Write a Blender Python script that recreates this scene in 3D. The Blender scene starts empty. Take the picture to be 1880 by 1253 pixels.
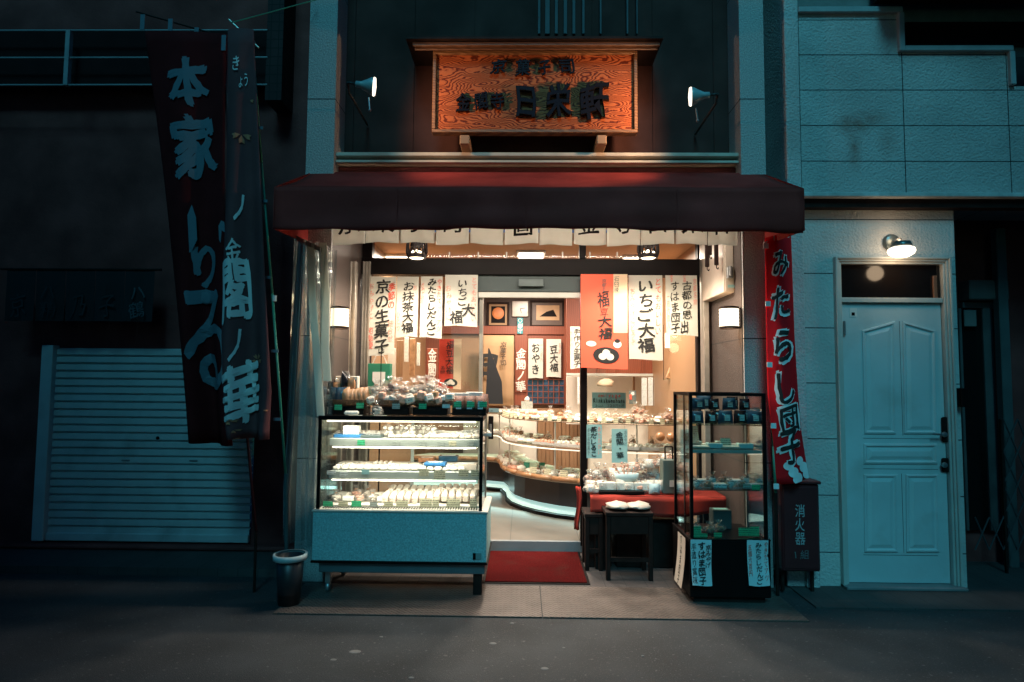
import bpy, math, random
from mathutils import Vector, Matrix, noise
random.seed(7)
R = math.radians
scene = bpy.context.scene
col = scene.collection

# ---------------------------------------------------------------- camera
F = 1150.0
cam_d = bpy.data.cameras.new('camera'); cam = bpy.data.objects.new('camera', cam_d); col.objects.link(cam)
cam_d.sensor_width = 36; cam_d.lens = 36 * F / 1880; cam_d.clip_start = .05; cam_d.clip_end = 200
CAM = Vector((0, 0, 1.46))
CR = Matrix.Rotation(R(1.0), 3, 'Z') @ Matrix.Rotation(R(90 + 3.66), 3, 'X') @ Matrix.Rotation(R(.45), 3, 'Z')
cam.location = CAM; cam.rotation_euler = CR.to_euler()
scene.camera = cam
scene.view_settings.view_transform = 'Standard'; scene.view_settings.look = 'None'
scene.view_settings.exposure = 0.0; scene.view_settings.gamma = 1
scene.cycles.max_bounces = 7; scene.cycles.transparent_max_bounces = 24
scene.cycles.sample_clamp_indirect = 3.0; scene.cycles.caustics_reflective = False; scene.cycles.caustics_refractive = False

# ---------------------------------------------------------------- dusk sky and low soft daylight
SUN_EL, SUN_AZ = 43, 184
world = bpy.data.worlds.new('World'); scene.world = world; world.use_nodes = True
nt = world.node_tree; bg = nt.nodes['Background']
sky = nt.nodes.new('ShaderNodeTexSky'); sky.sky_type = 'NISHITA'; sky.sun_disc = False
sky.sun_elevation = R(6); sky.sun_rotation = R(SUN_AZ); sky.ozone_density = 4
mx = nt.nodes.new('ShaderNodeMix'); mx.data_type = 'RGBA'; mx.blend_type = 'MULTIPLY'; mx.inputs[0].default_value = 1
mx.inputs[7].default_value = (.13, .62, 1.0, 1)
nt.links.new(sky.outputs[0], mx.inputs[6]); nt.links.new(mx.outputs[2], bg.inputs[0]); bg.inputs[1].default_value = .07
sd = bpy.data.lights.new('sun', 'SUN'); sun = bpy.data.objects.new('sun', sd); col.objects.link(sun)
sd.energy = 1.38; sd.angle = R(20); sd.color = (.115, .74, .98)
d = Vector((math.sin(R(SUN_AZ)), math.cos(R(SUN_AZ)), 0)) * math.cos(R(SUN_EL)) + Vector((0, 0, math.sin(R(SUN_EL))))
sun.rotation_euler = d.to_track_quat('Z', 'Y').to_euler()

# ---------------------------------------------------------------- pixel -> point on a plane at distance Y (photo pixels)
def W(px, py, Y):
    r = CR @ Vector((px - 940, -(py - 626.5), -F)); return CAM + r * (Y / r.y)
def G(px, py, z=0):
    r = CR @ Vector((px - 940, -(py - 626.5), -F)); return CAM + r * ((z - CAM.z) / r.z)
def rc(a, b, c, e, Y):
    mx_, my = (a + c) / 2, (b + e) / 2
    return W(a, my, Y).x, W(c, my, Y).x, W(mx_, e, Y).z, W(mx_, b, Y).z
def X(px, Y, py=700): return W(px, py, Y).x
def Z(py, Y, px=950): return W(px, py, Y).z

# ---------------------------------------------------------------- object helpers
def tag(o, label=None, cat=None, group=None, kind=None):
    if label: o['label'] = label
    if cat: o['category'] = cat
    if group: o['group'] = group
    if kind: o['kind'] = kind
    return o
def thing(name, loc, label, cat, group=None, kind=None):
    o = bpy.data.objects.new(name, None); col.objects.link(o); o.location = loc; o.empty_display_size = .1
    return tag(o, label, cat, group, kind)
def copy_tree(o, parent=None):
    c = o.copy(); col.objects.link(c); c.parent = parent
    for ch in list(o.children): copy_tree(ch, c)
    return c
def wloc(o):
    v = Vector(o.location)
    while o.parent: o = o.parent; v += Vector(o.location)
    return v

class MB:
    def __init__(s): s.v = []; s.f = []; s.m = []; s.mi = 0
    def add(s, vs, fs):
        n = len(s.v); s.v += [Vector(v) for v in vs]; s.f += [tuple(i + n for i in f) for f in fs]; s.m += [s.mi] * len(fs); return s
    def box(s, x0, x1, y0, y1, z0, z1, bev=0):
        if x0 > x1: x0, x1 = x1, x0
        if y0 > y1: y0, y1 = y1, y0
        if z0 > z1: z0, z1 = z1, z0
        b = min(bev, (x1-x0)*.45, (y1-y0)*.45, (z1-z0)*.45)
        if b <= 0:
            vs = [(x, y, z) for x in (x0, x1) for y in (y0, y1) for z in (z0, z1)]
            return s.add(vs, [(0,1,3,2),(4,6,7,5),(0,4,5,1),(2,3,7,6),(0,2,6,4),(1,5,7,3)])
        vs = []; ix = {}
        P = (x0, x1), (y0, y1), (z0, z1)
        for i in (0, 1):
            for j in (0, 1):
                for k in (0, 1):
                    c = [P[0][i], P[1][j], P[2][k]]; sg = [1 - 2*i, 1 - 2*j, 1 - 2*k]
                    for a in range(3):
                        q = [c[t] + (0 if t == a else sg[t]*b) for t in range(3)]
                        ix[(i,j,k,a)] = len(vs); vs.append(q)
        fs = []
        for a in range(3):
            for e in (0, 1):
                o = [t for t in range(3) if t != a]
                q = []
                for (p_, q_) in ((0,0),(1,0),(1,1),(0,1)):
                    t = [0,0,0]; t[a] = e; t[o[0]] = p_; t[o[1]] = q_; q.append(ix[(*t, a)])
                fs.append(tuple(q))
        for a in range(3):
            o = [t for t in range(3) if t != a]
            for p_ in (0, 1):
                for q_ in (0, 1):
                    t = [0,0,0]; t[o[0]] = p_; t[o[1]] = q_
                    t0 = list(t); t1 = list(t); t0[a] = 0; t1[a] = 1
                    fs.append((ix[(*t0, o[0])], ix[(*t1, o[0])], ix[(*t1, o[1])], ix[(*t0, o[1])]))
        for i in (0, 1):
            for j in (0, 1):
                for k in (0, 1): fs.append((ix[(i,j,k,0)], ix[(i,j,k,1)], ix[(i,j,k,2)]))
        return s.add(vs, fs)
    def rod(s, p0, p1, r, r1=None, n=10, caps=True):
        p0, p1 = Vector(p0), Vector(p1); r1 = r if r1 is None else r1
        d = (p1 - p0).normalized(); a = d.orthogonal().normalized(); b = d.cross(a)
        vs = []
        for p, q in ((p0, r), (p1, r1)):
            for i in range(n):
                t = 2*math.pi*i/n; vs.append(p + a*math.cos(t)*q + b*math.sin(t)*q)
        fs = [(i, (i+1) % n, n+(i+1) % n, n+i) for i in range(n)]
        if caps: fs += [tuple(range(n))[::-1], tuple(range(n, 2*n))]
        return s.add(vs, fs)
    def tube(s, pts, r, n=8):
        for a, b in zip(pts, pts[1:]): s.rod(a, b, r, n=n)
        return s
    def lathe(s, prof, c, n=20, sx=1, sy=1, axis='z'):
        vs = []; m = len(prof)
        for i in range(n):
            t = 2*math.pi*i/n
            for (r, h) in prof:
                p = (r*math.cos(t)*sx, r*math.sin(t)*sy, h)
                if axis == 'x': p = (h, p[0], p[1])
                if axis == 'y': p = (p[0], h, p[1])
                vs.append((c[0]+p[0], c[1]+p[1], c[2]+p[2]))
        fs = [(i*m+j, ((i+1) % n)*m+j, ((i+1) % n)*m+j+1, i*m+j+1) for i in range(n) for j in range(m-1)]
        return s.add(vs, fs)
    def blob(s, c, sx, sy, sz, n=10, m=7, lump=0, seed=0, flat=None):
        vs = []
        for j in range(m+1):
            ph = math.pi*j/m
            for i in range(n):
                t = 2*math.pi*i/n
                p = Vector((math.sin(ph)*math.cos(t), math.sin(ph)*math.sin(t), math.cos(ph)))
                k = 1 + (lump*noise.noise(p*2.1 + Vector((seed*3.1, seed, 0))) if lump else 0)
                z = p.z*k*sz
                if flat is not None: z = max(z, -flat*sz)
                vs.append((c[0]+p.x*k*sx, c[1]+p.y*k*sy, c[2]+z))
        fs = [(j*n+i, (j+1)*n+i, (j+1)*n+(i+1) % n, j*n+(i+1) % n) for j in range(m) for i in range(n)]
        return s.add(vs, fs)
    def grid(s, fn, nu, nv):
        vs = [fn(i/nu, j/nv) for j in range(nv+1) for i in range(nu+1)]
        fs = [(j*(nu+1)+i, j*(nu+1)+i+1, (j+1)*(nu+1)+i+1, (j+1)*(nu+1)+i) for j in range(nv) for i in range(nu)]
        return s.add(vs, fs)
    def sheet(s, fn, nu, nv, t=.0015):       # a cloth or plastic sheet with real thickness
        s.grid(fn, nu, nv)
        n = len(s.v); k = (nu+1)*(nv+1)
        s.grid(lambda u, v: Vector(fn(u, v)) + Vector((0, t, 0)), nu, nv)
        a = n-k; b = n
        ring = [i for i in range(nu)] + [j*(nu+1)+nu for j in range(nv)] + [nv*(nu+1)+i for i in range(nu, 0, -1)] + [j*(nu+1) for j in range(nv, 0, -1)]
        L = len(ring)
        for i in range(L):
            p, q = ring[i], ring[(i+1) % L]; s.f.append((a+p, b+p, b+q, a+q)); s.m.append(s.mi)
        return s
    def prism(s, poly, y0, y1):             # polygon in x,z pushed along y
        n = len(poly)
        vs = [(x, y0, z) for x, z in poly] + [(x, y1, z) for x, z in poly]
        return s.add(vs, [tuple(range(n)), tuple(range(n, 2*n))[::-1]] + [(i, n+i, n+(i+1) % n, (i+1) % n) for i in range(n)])
    def hprism(s, poly, z0, z1):            # polygon in x,y pushed along z
        n = len(poly)
        vs = [(x, y, z0) for x, y in poly] + [(x, y, z1) for x, y in poly]
        return s.add(vs, [tuple(range(n))[::-1], tuple(range(n, 2*n))] + [(i, (i+1) % n, n+(i+1) % n, n+i) for i in range(n)])
    def build(s, name, m, parent=None, smooth=False, base=None, label=None, cat=None, group=None, kind=None):
        off = wloc(parent) if parent else Vector(base) if base is not None else Vector((0, 0, 0))
        if parent is None and base is None and kind is None and s.v:
            xs = [v.x for v in s.v]; ys = [v.y for v in s.v]; zs = [v.z for v in s.v]
            off = Vector(((min(xs)+max(xs))/2, (min(ys)+max(ys))/2, min(zs)))
        me = bpy.data.meshes.new(name); me.from_pydata([v - off for v in s.v], [], s.f)
        for mm in (m if isinstance(m, (list, tuple)) else [m]): me.materials.append(mm)
        if max(s.m or [0]) > 0: me.polygons.foreach_set('material_index', s.m)
        if smooth: me.polygons.foreach_set('use_smooth', [True]*len(me.polygons))
        me.update()
        o = bpy.data.objects.new(name, me); col.objects.link(o)
        if parent: o.parent = parent
        else: o.location = off
        return tag(o, label, cat, group, kind)
def fixn(o):
    import bmesh
    bm = bmesh.new(); bm.from_mesh(o.data); bmesh.ops.recalc_face_normals(bm, faces=bm.faces); bm.to_mesh(o.data); bm.free()
    return o

# ---------------------------------------------------------------- materials
MATS = {}
def mat(name, c, rough=.6, metal=0, var=.15, vs=6, bump=0, bs=60, emit=None, es=0, spec=.5, coat=0, dirt=None, ds=2.0, trans=0, sss=0, bd=.01):
    m = bpy.data.materials.new(name); m.use_nodes = True; n = m.node_tree.nodes; l = m.node_tree.links
    b = n['Principled BSDF']; MATS[name] = m
    b.inputs['Roughness'].default_value = rough; b.inputs['Metallic'].default_value = metal
    b.inputs['Specular IOR Level'].default_value = spec
    if coat: b.inputs['Coat Weight'].default_value = coat; b.inputs['Coat Roughness'].default_value = .08
    b.inputs['Base Color'].default_value = (*c, 1)
    tc = n.new('ShaderNodeTexCoord')
    if var:
        nz = n.new('ShaderNodeTexNoise'); nz.inputs['Scale'].default_value = vs; nz.inputs['Detail'].default_value = 5
        l.new(tc.outputs['Object'], nz.inputs['Vector'])
        cr = n.new('ShaderNodeValToRGB'); l.new(nz.outputs[0], cr.inputs[0])
        cr.color_ramp.elements[0].position = .3; cr.color_ramp.elements[1].position = .7
        cr.color_ramp.elements[0].color = (*[x*(1-var) for x in c], 1); cr.color_ramp.elements[1].color = (*[min(1, x*(1+var)) for x in c], 1)
        out = cr.outputs[0]
        if dirt:
            n2 = n.new('ShaderNodeTexNoise'); n2.inputs['Scale'].default_value = ds; n2.inputs['Detail'].default_value = 8
            l.new(tc.outputs['Object'], n2.inputs['Vector'])
            c2 = n.new('ShaderNodeValToRGB'); c2.color_ramp.elements[0].position = .52; c2.color_ramp.elements[1].position = .72
            l.new(n2.outputs[0], c2.inputs[0])
            mxx = n.new('ShaderNodeMix'); mxx.data_type = 'RGBA'; l.new(c2.outputs[0], mxx.inputs[0]); l.new(out, mxx.inputs[6]); mxx.inputs[7].default_value = (*dirt, 1)
            out = mxx.outputs[2]
        l.new(out, b.inputs['Base Color'])
    if bump:
        nb = n.new('ShaderNodeTexNoise'); nb.inputs['Scale'].default_value = bs; nb.inputs['Detail'].default_value = 4
        l.new(tc.outputs['Object'], nb.inputs['Vector'])
        bp = n.new('ShaderNodeBump'); bp.inputs['Strength'].default_value = bump; bp.inputs['Distance'].default_value = bd
        l.new(nb.outputs[0], bp.inputs['Height']); l.new(bp.outputs[0], b.inputs['Normal'])
    if emit: b.inputs['Emission Color'].default_value = (*emit, 1); b.inputs['Emission Strength'].default_value = es
    if trans:
        tr = n.new('ShaderNodeBsdfTranslucent'); tr.inputs[0].default_value = (*c, 1)
        ms = n.new('ShaderNodeMixShader'); ms.inputs[0].default_value = trans
        l.new(b.outputs[0], ms.inputs[1]); l.new(tr.outputs[0], ms.inputs[2]); l.new(ms.outputs[0], n['Material Output'].inputs[0])
    return m
def glass(name, tint=(1, 1, 1), refl=.6, rough=.02, bump=0, bs=20, haze=0, hc=(.8, .85, .85)):
    m = bpy.data.materials.new(name); m.use_nodes = True; n = m.node_tree.nodes; l = m.node_tree.links
    n.remove(n['Principled BSDF'])
    t = n.new('ShaderNodeBsdfTransparent'); t.inputs[0].default_value = (*tint, 1)
    g = n.new('ShaderNodeBsdfGlossy'); g.inputs['Roughness'].default_value = rough; g.inputs[0].default_value = (1, 1, 1, 1)
    fr = n.new('ShaderNodeFresnel'); fr.inputs[0].default_value = 1.45
    ms = n.new('ShaderNodeMixShader'); fk = n.new('ShaderNodeMath'); fk.operation = 'MULTIPLY'; fk.inputs[1].default_value = refl; l.new(fr.outputs[0], fk.inputs[0]); l.new(fk.outputs[0], ms.inputs[0]); l.new(t.outputs[0], ms.inputs[1]); l.new(g.outputs[0], ms.inputs[2])
    last = ms.outputs[0]
    if bump:
        tc = n.new('ShaderNodeTexCoord'); nb = n.new('ShaderNodeTexNoise'); nb.inputs['Scale'].default_value = bs; nb.inputs['Detail'].default_value = 3
        l.new(tc.outputs['Object'], nb.inputs['Vector'])
        bp = n.new('ShaderNodeBump'); bp.inputs['Strength'].default_value = bump; bp.inputs['Distance'].default_value = .02
        l.new(nb.outputs[0], bp.inputs['Height']); l.new(bp.outputs[0], g.inputs['Normal']); l.new(bp.outputs[0], fr.inputs['Normal'])
    if haze:
        df = n.new('ShaderNodeBsdfDiffuse'); df.inputs[0].default_value = (*hc, 1)
        m2 = n.new('ShaderNodeMixShader'); m2.inputs[0].default_value = haze
        l.new(last, m2.inputs[1]); l.new(df.outputs[0], m2.inputs[2]); last = m2.outputs[0]
    l.new(last, n['Material Output'].inputs[0])
    return m
def woodmat(name, c1, c2, scale=6, axis=(1, 1, 6), rough=.45, dist=6, spread=(.35, .65)):
    m = bpy.data.materials.new(name); m.use_nodes = True; n = m.node_tree.nodes; l = m.node_tree.links; b = n['Principled BSDF']
    tc = n.new('ShaderNodeTexCoord'); mp = n.new('ShaderNodeMapping'); mp.inputs['Scale'].default_value = axis
    l.new(tc.outputs['Object'], mp.inputs[0])
    w = n.new('ShaderNodeTexWave'); w.wave_type = 'BANDS'; w.bands_direction = 'DIAGONAL'
    w.inputs['Scale'].default_value = scale; w.inputs['Distortion'].default_value = dist; w.inputs['Detail'].default_value = 3; w.inputs['Detail Scale'].default_value = 1.2
    l.new(mp.outputs[0], w.inputs[0])
    cr = n.new('ShaderNodeValToRGB'); cr.color_ramp.elements[0].position, cr.color_ramp.elements[1].position = spread
    cr.color_ramp.elements[0].color = (*c1, 1); cr.color_ramp.elements[1].color = (*c2, 1)
    l.new(w.outputs[0], cr.inputs[0]); l.new(cr.outputs[0], b.inputs['Base Color']); b.inputs['Roughness'].default_value = rough
    return m
def scribble(name, paper, ink, dens=.5, sc=170):      # dense tiny handwriting in rows on little price cards
    m = mat(name, paper, .7, var=0); n = m.node_tree.nodes; l = m.node_tree.links; b = n['Principled BSDF']
    tc = n.new('ShaderNodeTexCoord'); mp = n.new('ShaderNodeMapping'); mp.inputs['Scale'].default_value = (1, .1, 1); l.new(tc.outputs['Object'], mp.inputs[0])
    nz = n.new('ShaderNodeTexNoise'); nz.inputs['Scale'].default_value = sc; nz.inputs['Detail'].default_value = 1; l.new(mp.outputs[0], nz.inputs[0])
    wv = n.new('ShaderNodeTexWave'); wv.bands_direction = 'Z'; wv.inputs['Scale'].default_value = 22; l.new(tc.outputs['Object'], wv.inputs[0])
    a = n.new('ShaderNodeMath'); a.operation = 'MULTIPLY'; l.new(nz.outputs[0], a.inputs[0]); l.new(wv.outputs[0], a.inputs[1])
    g = n.new('ShaderNodeMath'); g.operation = 'GREATER_THAN'; g.inputs[1].default_value = dens; l.new(a.outputs[0], g.inputs[0])
    x = n.new('ShaderNodeMix'); x.data_type = 'RGBA'; x.inputs[6].default_value = (*paper, 1); x.inputs[7].default_value = (*ink, 1)
    l.new(g.outputs[0], x.inputs[0]); l.new(x.outputs[2], b.inputs['Base Color'])
    return m

def add_joints(m, xs, zs, w=.006):        # thin dark mortar lines on a rendered wall, at given world-axis spacings
    n = m.node_tree.nodes; l = m.node_tree.links; b = n['Principled BSDF']
    src = b.inputs['Base Color'].links[0].from_socket
    tc = n.new('ShaderNodeTexCoord'); sp = n.new('ShaderNodeSeparateXYZ'); l.new(tc.outputs['Object'], sp.inputs[0])
    tot = None
    for ax, per, off in (('X', *xs), ('Z', *zs)):
        if per <= 0: continue
        a = n.new('ShaderNodeMath'); a.operation = 'ADD'; a.inputs[1].default_value = off + 50*per; l.new(sp.outputs[ax], a.inputs[0])
        mo = n.new('ShaderNodeMath'); mo.operation = 'MODULO'; mo.inputs[1].default_value = per; l.new(a.outputs[0], mo.inputs[0])
        lt = n.new('ShaderNodeMath'); lt.operation = 'LESS_THAN'; lt.inputs[1].default_value = w; l.new(mo.outputs[0], lt.inputs[0])
        if tot is None: tot = lt.outputs[0]
        else:
            mm = n.new('ShaderNodeMath'); mm.operation = 'MAXIMUM'; l.new(tot, mm.inputs[0]); l.new(lt.outputs[0], mm.inputs[1]); tot = mm.outputs[0]
    x = n.new('ShaderNodeMix'); x.data_type = 'RGBA'; l.new(tot, x.inputs[0]); l.new(src, x.inputs[6]); x.inputs[7].default_value = (.02, .02, .02, 1)
    l.new(x.outputs[2], b.inputs['Base Color'])
    return m

def add_rust(m, c):                       # a rust run below a leaking joint
    n = m.node_tree.nodes; l = m.node_tree.links; b = n['Principled BSDF']; src = b.inputs['Base Color'].links[0].from_socket
    tc = n.new('ShaderNodeTexCoord'); tot = None
    for (dx, dz, sx, sz, k) in ((0, .03, 5.5, 9, .75), (0, -.14, 14, 4.2, .6), (.25, -.1, 10, 5, .35), (.12, .07, 4.5, 11, .5)):
        mp = n.new('ShaderNodeMapping'); mp.vector_type = 'POINT'; mp.inputs['Scale'].default_value = (sx, 0, sz); mp.inputs['Location'].default_value = (-(c.x+dx)*sx, 0, -(c.z+dz)*sz)
        l.new(tc.outputs['Object'], mp.inputs[0]); g = n.new('ShaderNodeTexGradient'); g.gradient_type = 'SPHERICAL'; l.new(mp.outputs[0], g.inputs[0])
        a = n.new('ShaderNodeMath'); a.operation = 'MULTIPLY'; a.inputs[1].default_value = k*1.8; l.new(g.outputs[1], a.inputs[0])
        if tot is None: tot = a.outputs[0]
        else:
            q = n.new('ShaderNodeMath'); q.operation = 'MAXIMUM'; l.new(tot, q.inputs[0]); l.new(a.outputs[0], q.inputs[1]); tot = q.outputs[0]
    nz = n.new('ShaderNodeTexNoise'); nz.inputs['Scale'].default_value = 14; nz.inputs['Detail'].default_value = 6; l.new(tc.outputs['Object'], nz.inputs[0])
    q = n.new('ShaderNodeMath'); q.operation = 'MULTIPLY'; q.use_clamp = True; l.new(tot, q.inputs[0]); l.new(nz.outputs[0], q.inputs[1])
    x = n.new('ShaderNodeMix'); x.data_type = 'RGBA'; l.new(q.outputs[0], x.inputs[0]); l.new(src, x.inputs[6]); x.inputs[7].default_value = (.28, .08, .04, 1)
    l.new(x.outputs[2], b.inputs['Base Color'])
M = {}
M['asphalt'] = mat('asphalt', (.034, .037, .040), .75, var=.35, vs=2.2, bump=.7, bs=170, dirt=(.024, .026, .028), ds=1.3)
def speckle(m, c, sc=300, th=.70):        # tiny pale stones in the asphalt
    n = m.node_tree.nodes; l = m.node_tree.links; b = n['Principled BSDF']; src = b.inputs['Base Color'].links[0].from_socket
    tc = n.new('ShaderNodeTexCoord'); x = n.new('ShaderNodeMix'); x.data_type = 'RGBA'; tot = None
    for s_, t_ in ((sc, th), (sc*.3, th+.03)):
        nz = n.new('ShaderNodeTexNoise'); nz.inputs['Scale'].default_value = s_; nz.inputs['Detail'].default_value = 1; l.new(tc.outputs['Object'], nz.inputs[0])
        cr = n.new('ShaderNodeValToRGB'); cr.color_ramp.elements[0].position = t_-.06; cr.color_ramp.elements[1].position = t_+.03; l.new(nz.outputs[0], cr.inputs[0])
        if tot is None: tot = cr.outputs[0]
        else:
            mm = n.new('ShaderNodeMath'); mm.operation = 'MAXIMUM'; l.new(tot, mm.inputs[0]); l.new(cr.outputs[0], mm.inputs[1]); tot = mm.outputs[0]
    l.new(tot, x.inputs[0]); l.new(src, x.inputs[6]); x.inputs[7].default_value = (*c, 1); l.new(x.outputs[2], b.inputs['Base Color'])
speckle(M['asphalt'], (.10, .10, .10), 120, .70)
M['black'] = mat('black_metal', (.006, .004, .004), .45, var=.2, spec=.1)
M['blackwood'] = mat('black_wood', (.022, .012, .010), .6, var=.3, vs=14, spec=.12)
M['dark_wall'] = mat('dark_wall', (.20, .055, .050), .9, spec=.05, var=.3, vs=3, bump=.3)
M['panel_dark'] = mat('dark_panel', (.07, .032, .028), .8, spec=.08, var=.3, vs=3)
M['alu'] = mat('aluminium', (.42, .38, .33), .4, .6, var=.1, vs=20)
M['alu_pale'] = mat('pale_aluminium', (.62, .6, .54), .4, .3, var=.08)
M['shutter'] = mat('shutter_metal', (.58, .62, .62), .5, .1, var=.15, vs=3, dirt=(.4, .43, .43), ds=3)
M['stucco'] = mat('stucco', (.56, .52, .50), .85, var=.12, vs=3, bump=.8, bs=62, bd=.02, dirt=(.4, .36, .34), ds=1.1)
M['stucco_hi'] = mat('stucco_jointed', (.52, .48, .46), .85, var=.14, vs=2, bump=.8, bs=62, bd=.02, dirt=(.36, .33, .31), ds=.9)
M['granite_shade'] = mat('granite_shaded', (.06, .045, .04), .6, var=.4, vs=110, bump=.4, bs=80)  # pier granite again, with the shade of the recess put into its colour
M['granite'] = mat('granite', (.42, .40, .385), .75, var=.35, vs=120, bump=1.0, bs=75)
M['door'] = mat('door_paint', (.54, .62, .62), .45, var=.08, vs=2.2, bump=.12, bs=40, dirt=(.44, .48, .46), ds=2.6)
M['frame'] = mat('door_frame_paint', (.52, .50, .46), .45, var=.08, vs=5)
M['awning'] = mat('awning_cloth', (.30, .040, .034), .92, spec=.06, var=.3, vs=2.5, bump=.5, bs=300, dirt=(.24, .036, .03), ds=1.7)
M['noren'] = mat('noren_cloth', (.84, .83, .77), .9, var=.05, vs=8, trans=.6, bump=.1, bs=14)
M['ink'] = mat('black_ink', (.012, .012, .012), .7, var=0)
M['ink_red'] = mat('red_ink', (.8, .1, .06), .7, var=0)
M['ink_pink'] = mat('faint_red_ink', (.82, .32, .25), .7, var=0)
M['ink_white'] = mat('white_ink', (.75, .68, .6), .7, var=0)
M['ink_grey'] = mat('grey_ink', (.12, .14, .13), .7, var=0)
M['paper'] = mat('poster_paper', (.70, .68, .60), .8, var=.05, vs=5, trans=.25)
M['paper_cool'] = mat('cool_paper', (.52, .66, .66), .8, var=.06, vs=9)
M['card_blue'] = scribble('blue_card', (.25, .52, .52), (.25, .52, .52), 2)
M['blue'] = mat('pale_blue_card', (.28, .52, .52), .7, var=.05)
M['steel'] = mat('steel', (.35, .35, .35), .35, .8, var=.1)
M['redcloth'] = mat('red_felt', (.42, .035, .02), .9, var=.12, vs=10)
M['mat'] = mat('red_mat', (.08, .006, .006), 1.0, var=.35, vs=90, bump=1, bs=220, dirt=(.07, .012, .010), ds=6, spec=.05)
M['wood_red'] = woodmat('red_wood', (.20, .045, .02), (.24, .06, .026), 9, (3, 3, .15), dist=2)
M['wood_light'] = woodmat('pale_wood', (.30, .165, .085), (.36, .20, .105), 9, (4, 4, .15), dist=2)
M['wood_edge'] = woodmat('edge_wood', (.34, .17, .08), (.48, .26, .13), 5, (1, 1, .6), .3)
M['cream'] = mat('cream_wall', (.80, .74, .64), .7, var=.04, vs=2)
M['ceil'] = mat('ceiling_board', (.45, .27, .15), .8, var=.08, vs=2)
M['floor_in'] = mat('shop_floor_tile', (.15, .128, .105), .38, var=.1, vs=5, bump=.05)
add_joints(M['floor_in'], (.6, .1), (0, 0), .004)
M['glass'] = glass('window_glass', (.97, .98, .97), .7)
M['caseglass'] = glass('case_glass', (.96, .985, .975), .8)
M['shelfglass'] = glass('shelf_glass', (.78, .9, .86), .9)
M['plastic'] = glass('clear_plastic_sheet', (.80, .86, .86), .35, .16, bump=.5, bs=7, haze=.11, hc=(.5, .55, .55))
M['cello'] = glass('cellophane', (.97, .96, .95), .35, .18, bump=1, bs=60, haze=.10, hc=(.9, .86, .78))
M['transomglass'] = glass('transom_glass', (.96, .96, .96), .12)
M['band'] = mat('pale_band', (.8, .82, .74), .6, var=.1, trans=.4)
M['white'] = mat('white_plastic', (.7, .68, .64), .45, var=.05)
M['boxcream'] = mat('cream_enamel', (.62, .53, .44), .5, var=.06, vs=4, dirt=(.5, .4, .32), ds=3)
M['case_teal'] = mat('speckled_laminate', (.28, .52, .53), .5, var=.26, vs=95)
M['shelf_grey'] = mat('shelf_edge_grey', (.38, .42, .38), .5, var=.08)
M['black_gloss'] = mat('black_lacquer', (.01, .008, .008), .12, var=0, spec=.4)
M['nobori_red'] = mat('banner_red', (.75, .014, .02), .9, spec=.08, var=.12, vs=4)
M['nobori_dark'] = mat('banner_maroon', (.09, .012, .013), .95, spec=.05, var=.2, vs=4)
M['nobori_grey'] = mat('banner_plum', (.15, .062, .065), .95, spec=.05, var=.2, vs=3)
M['letter_pale'] = mat('printed_white', (.8, .8, .78), .85, var=.05)
M['letter_dim'] = mat('printed_blue_white', (.13, .19, .23), .85, var=.05)
M['sakura'] = mat('printed_blossom', (.55, .2, .1), .85, var=.1)
M['pole_green'] = mat('green_pole', (.04, .26, .17), .4, var=.1)
M['greencard'] = scribble('green_price_card', (.06, .55, .25), (.01, .1, .05), .42)
M['creamcard'] = scribble('cream_price_card', (.66, .62, .42), (.06, .05, .04), .42)
M['greycard'] = scribble('grey_price_card', (.4, .45, .4), (.08, .08, .07), .42)
M['whitecard'] = scribble('white_label', (.75, .77, .74), (.1, .12, .12), .46)
M['mochi'] = mat('white_sweets', (.82, .74, .64), .6, var=.1, vs=40)
M['mochi_pink'] = mat('pink_sweets', (.8, .42, .3), .6, var=.2, vs=60)
M['brown_sweet'] = mat('brown_sweets', (.36, .16, .07), .5, var=.4, vs=60)
M['bean'] = mat('mixed_beans', (.2, .08, .05), .5, var=.8, vs=130)
M['pack_white'] = mat('white_wrapping', (.86, .82, .72), .5, var=.08, vs=50, bump=.3, bs=80)
M['pack_print'] = scribble('printed_wrapping', (.84, .76, .64), (.5, .18, .1), .5, 90)
M['pouch_blue'] = mat('navy_pouch', (.02, .07, .12), .25, var=.3, vs=20, coat=.6, bump=.4, bs=30)
M['pouch_black'] = mat('black_pouch', (.015, .015, .018), .2, var=.3, vs=20, coat=.6, bump=.4, bs=30)
M['pouch_tan'] = mat('kraft_pouch', (.45, .24, .12), .4, var=.3, vs=25, bump=.4, bs=30)
M['blue_box'] = mat('blue_box', (.03, .16, .36), .5, var=.05)
M['greenbox'] = mat('green_carton', (.01, .16, .09), .6, var=.1)
M['darkbox'] = mat('slate_carton', (.06, .085, .085), .6, var=.1)
M['wicker'] = mat('wicker', (.22, .10, .05), .7, var=.5, vs=90, bump=1, bs=120)
M['dim_red'] = mat('dark_red_enamel', (.085, .012, .014), .45, var=.15)
M['ext_text'] = mat('faded_white_lettering', (.36, .38, .38), .6, var=.1)

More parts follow.
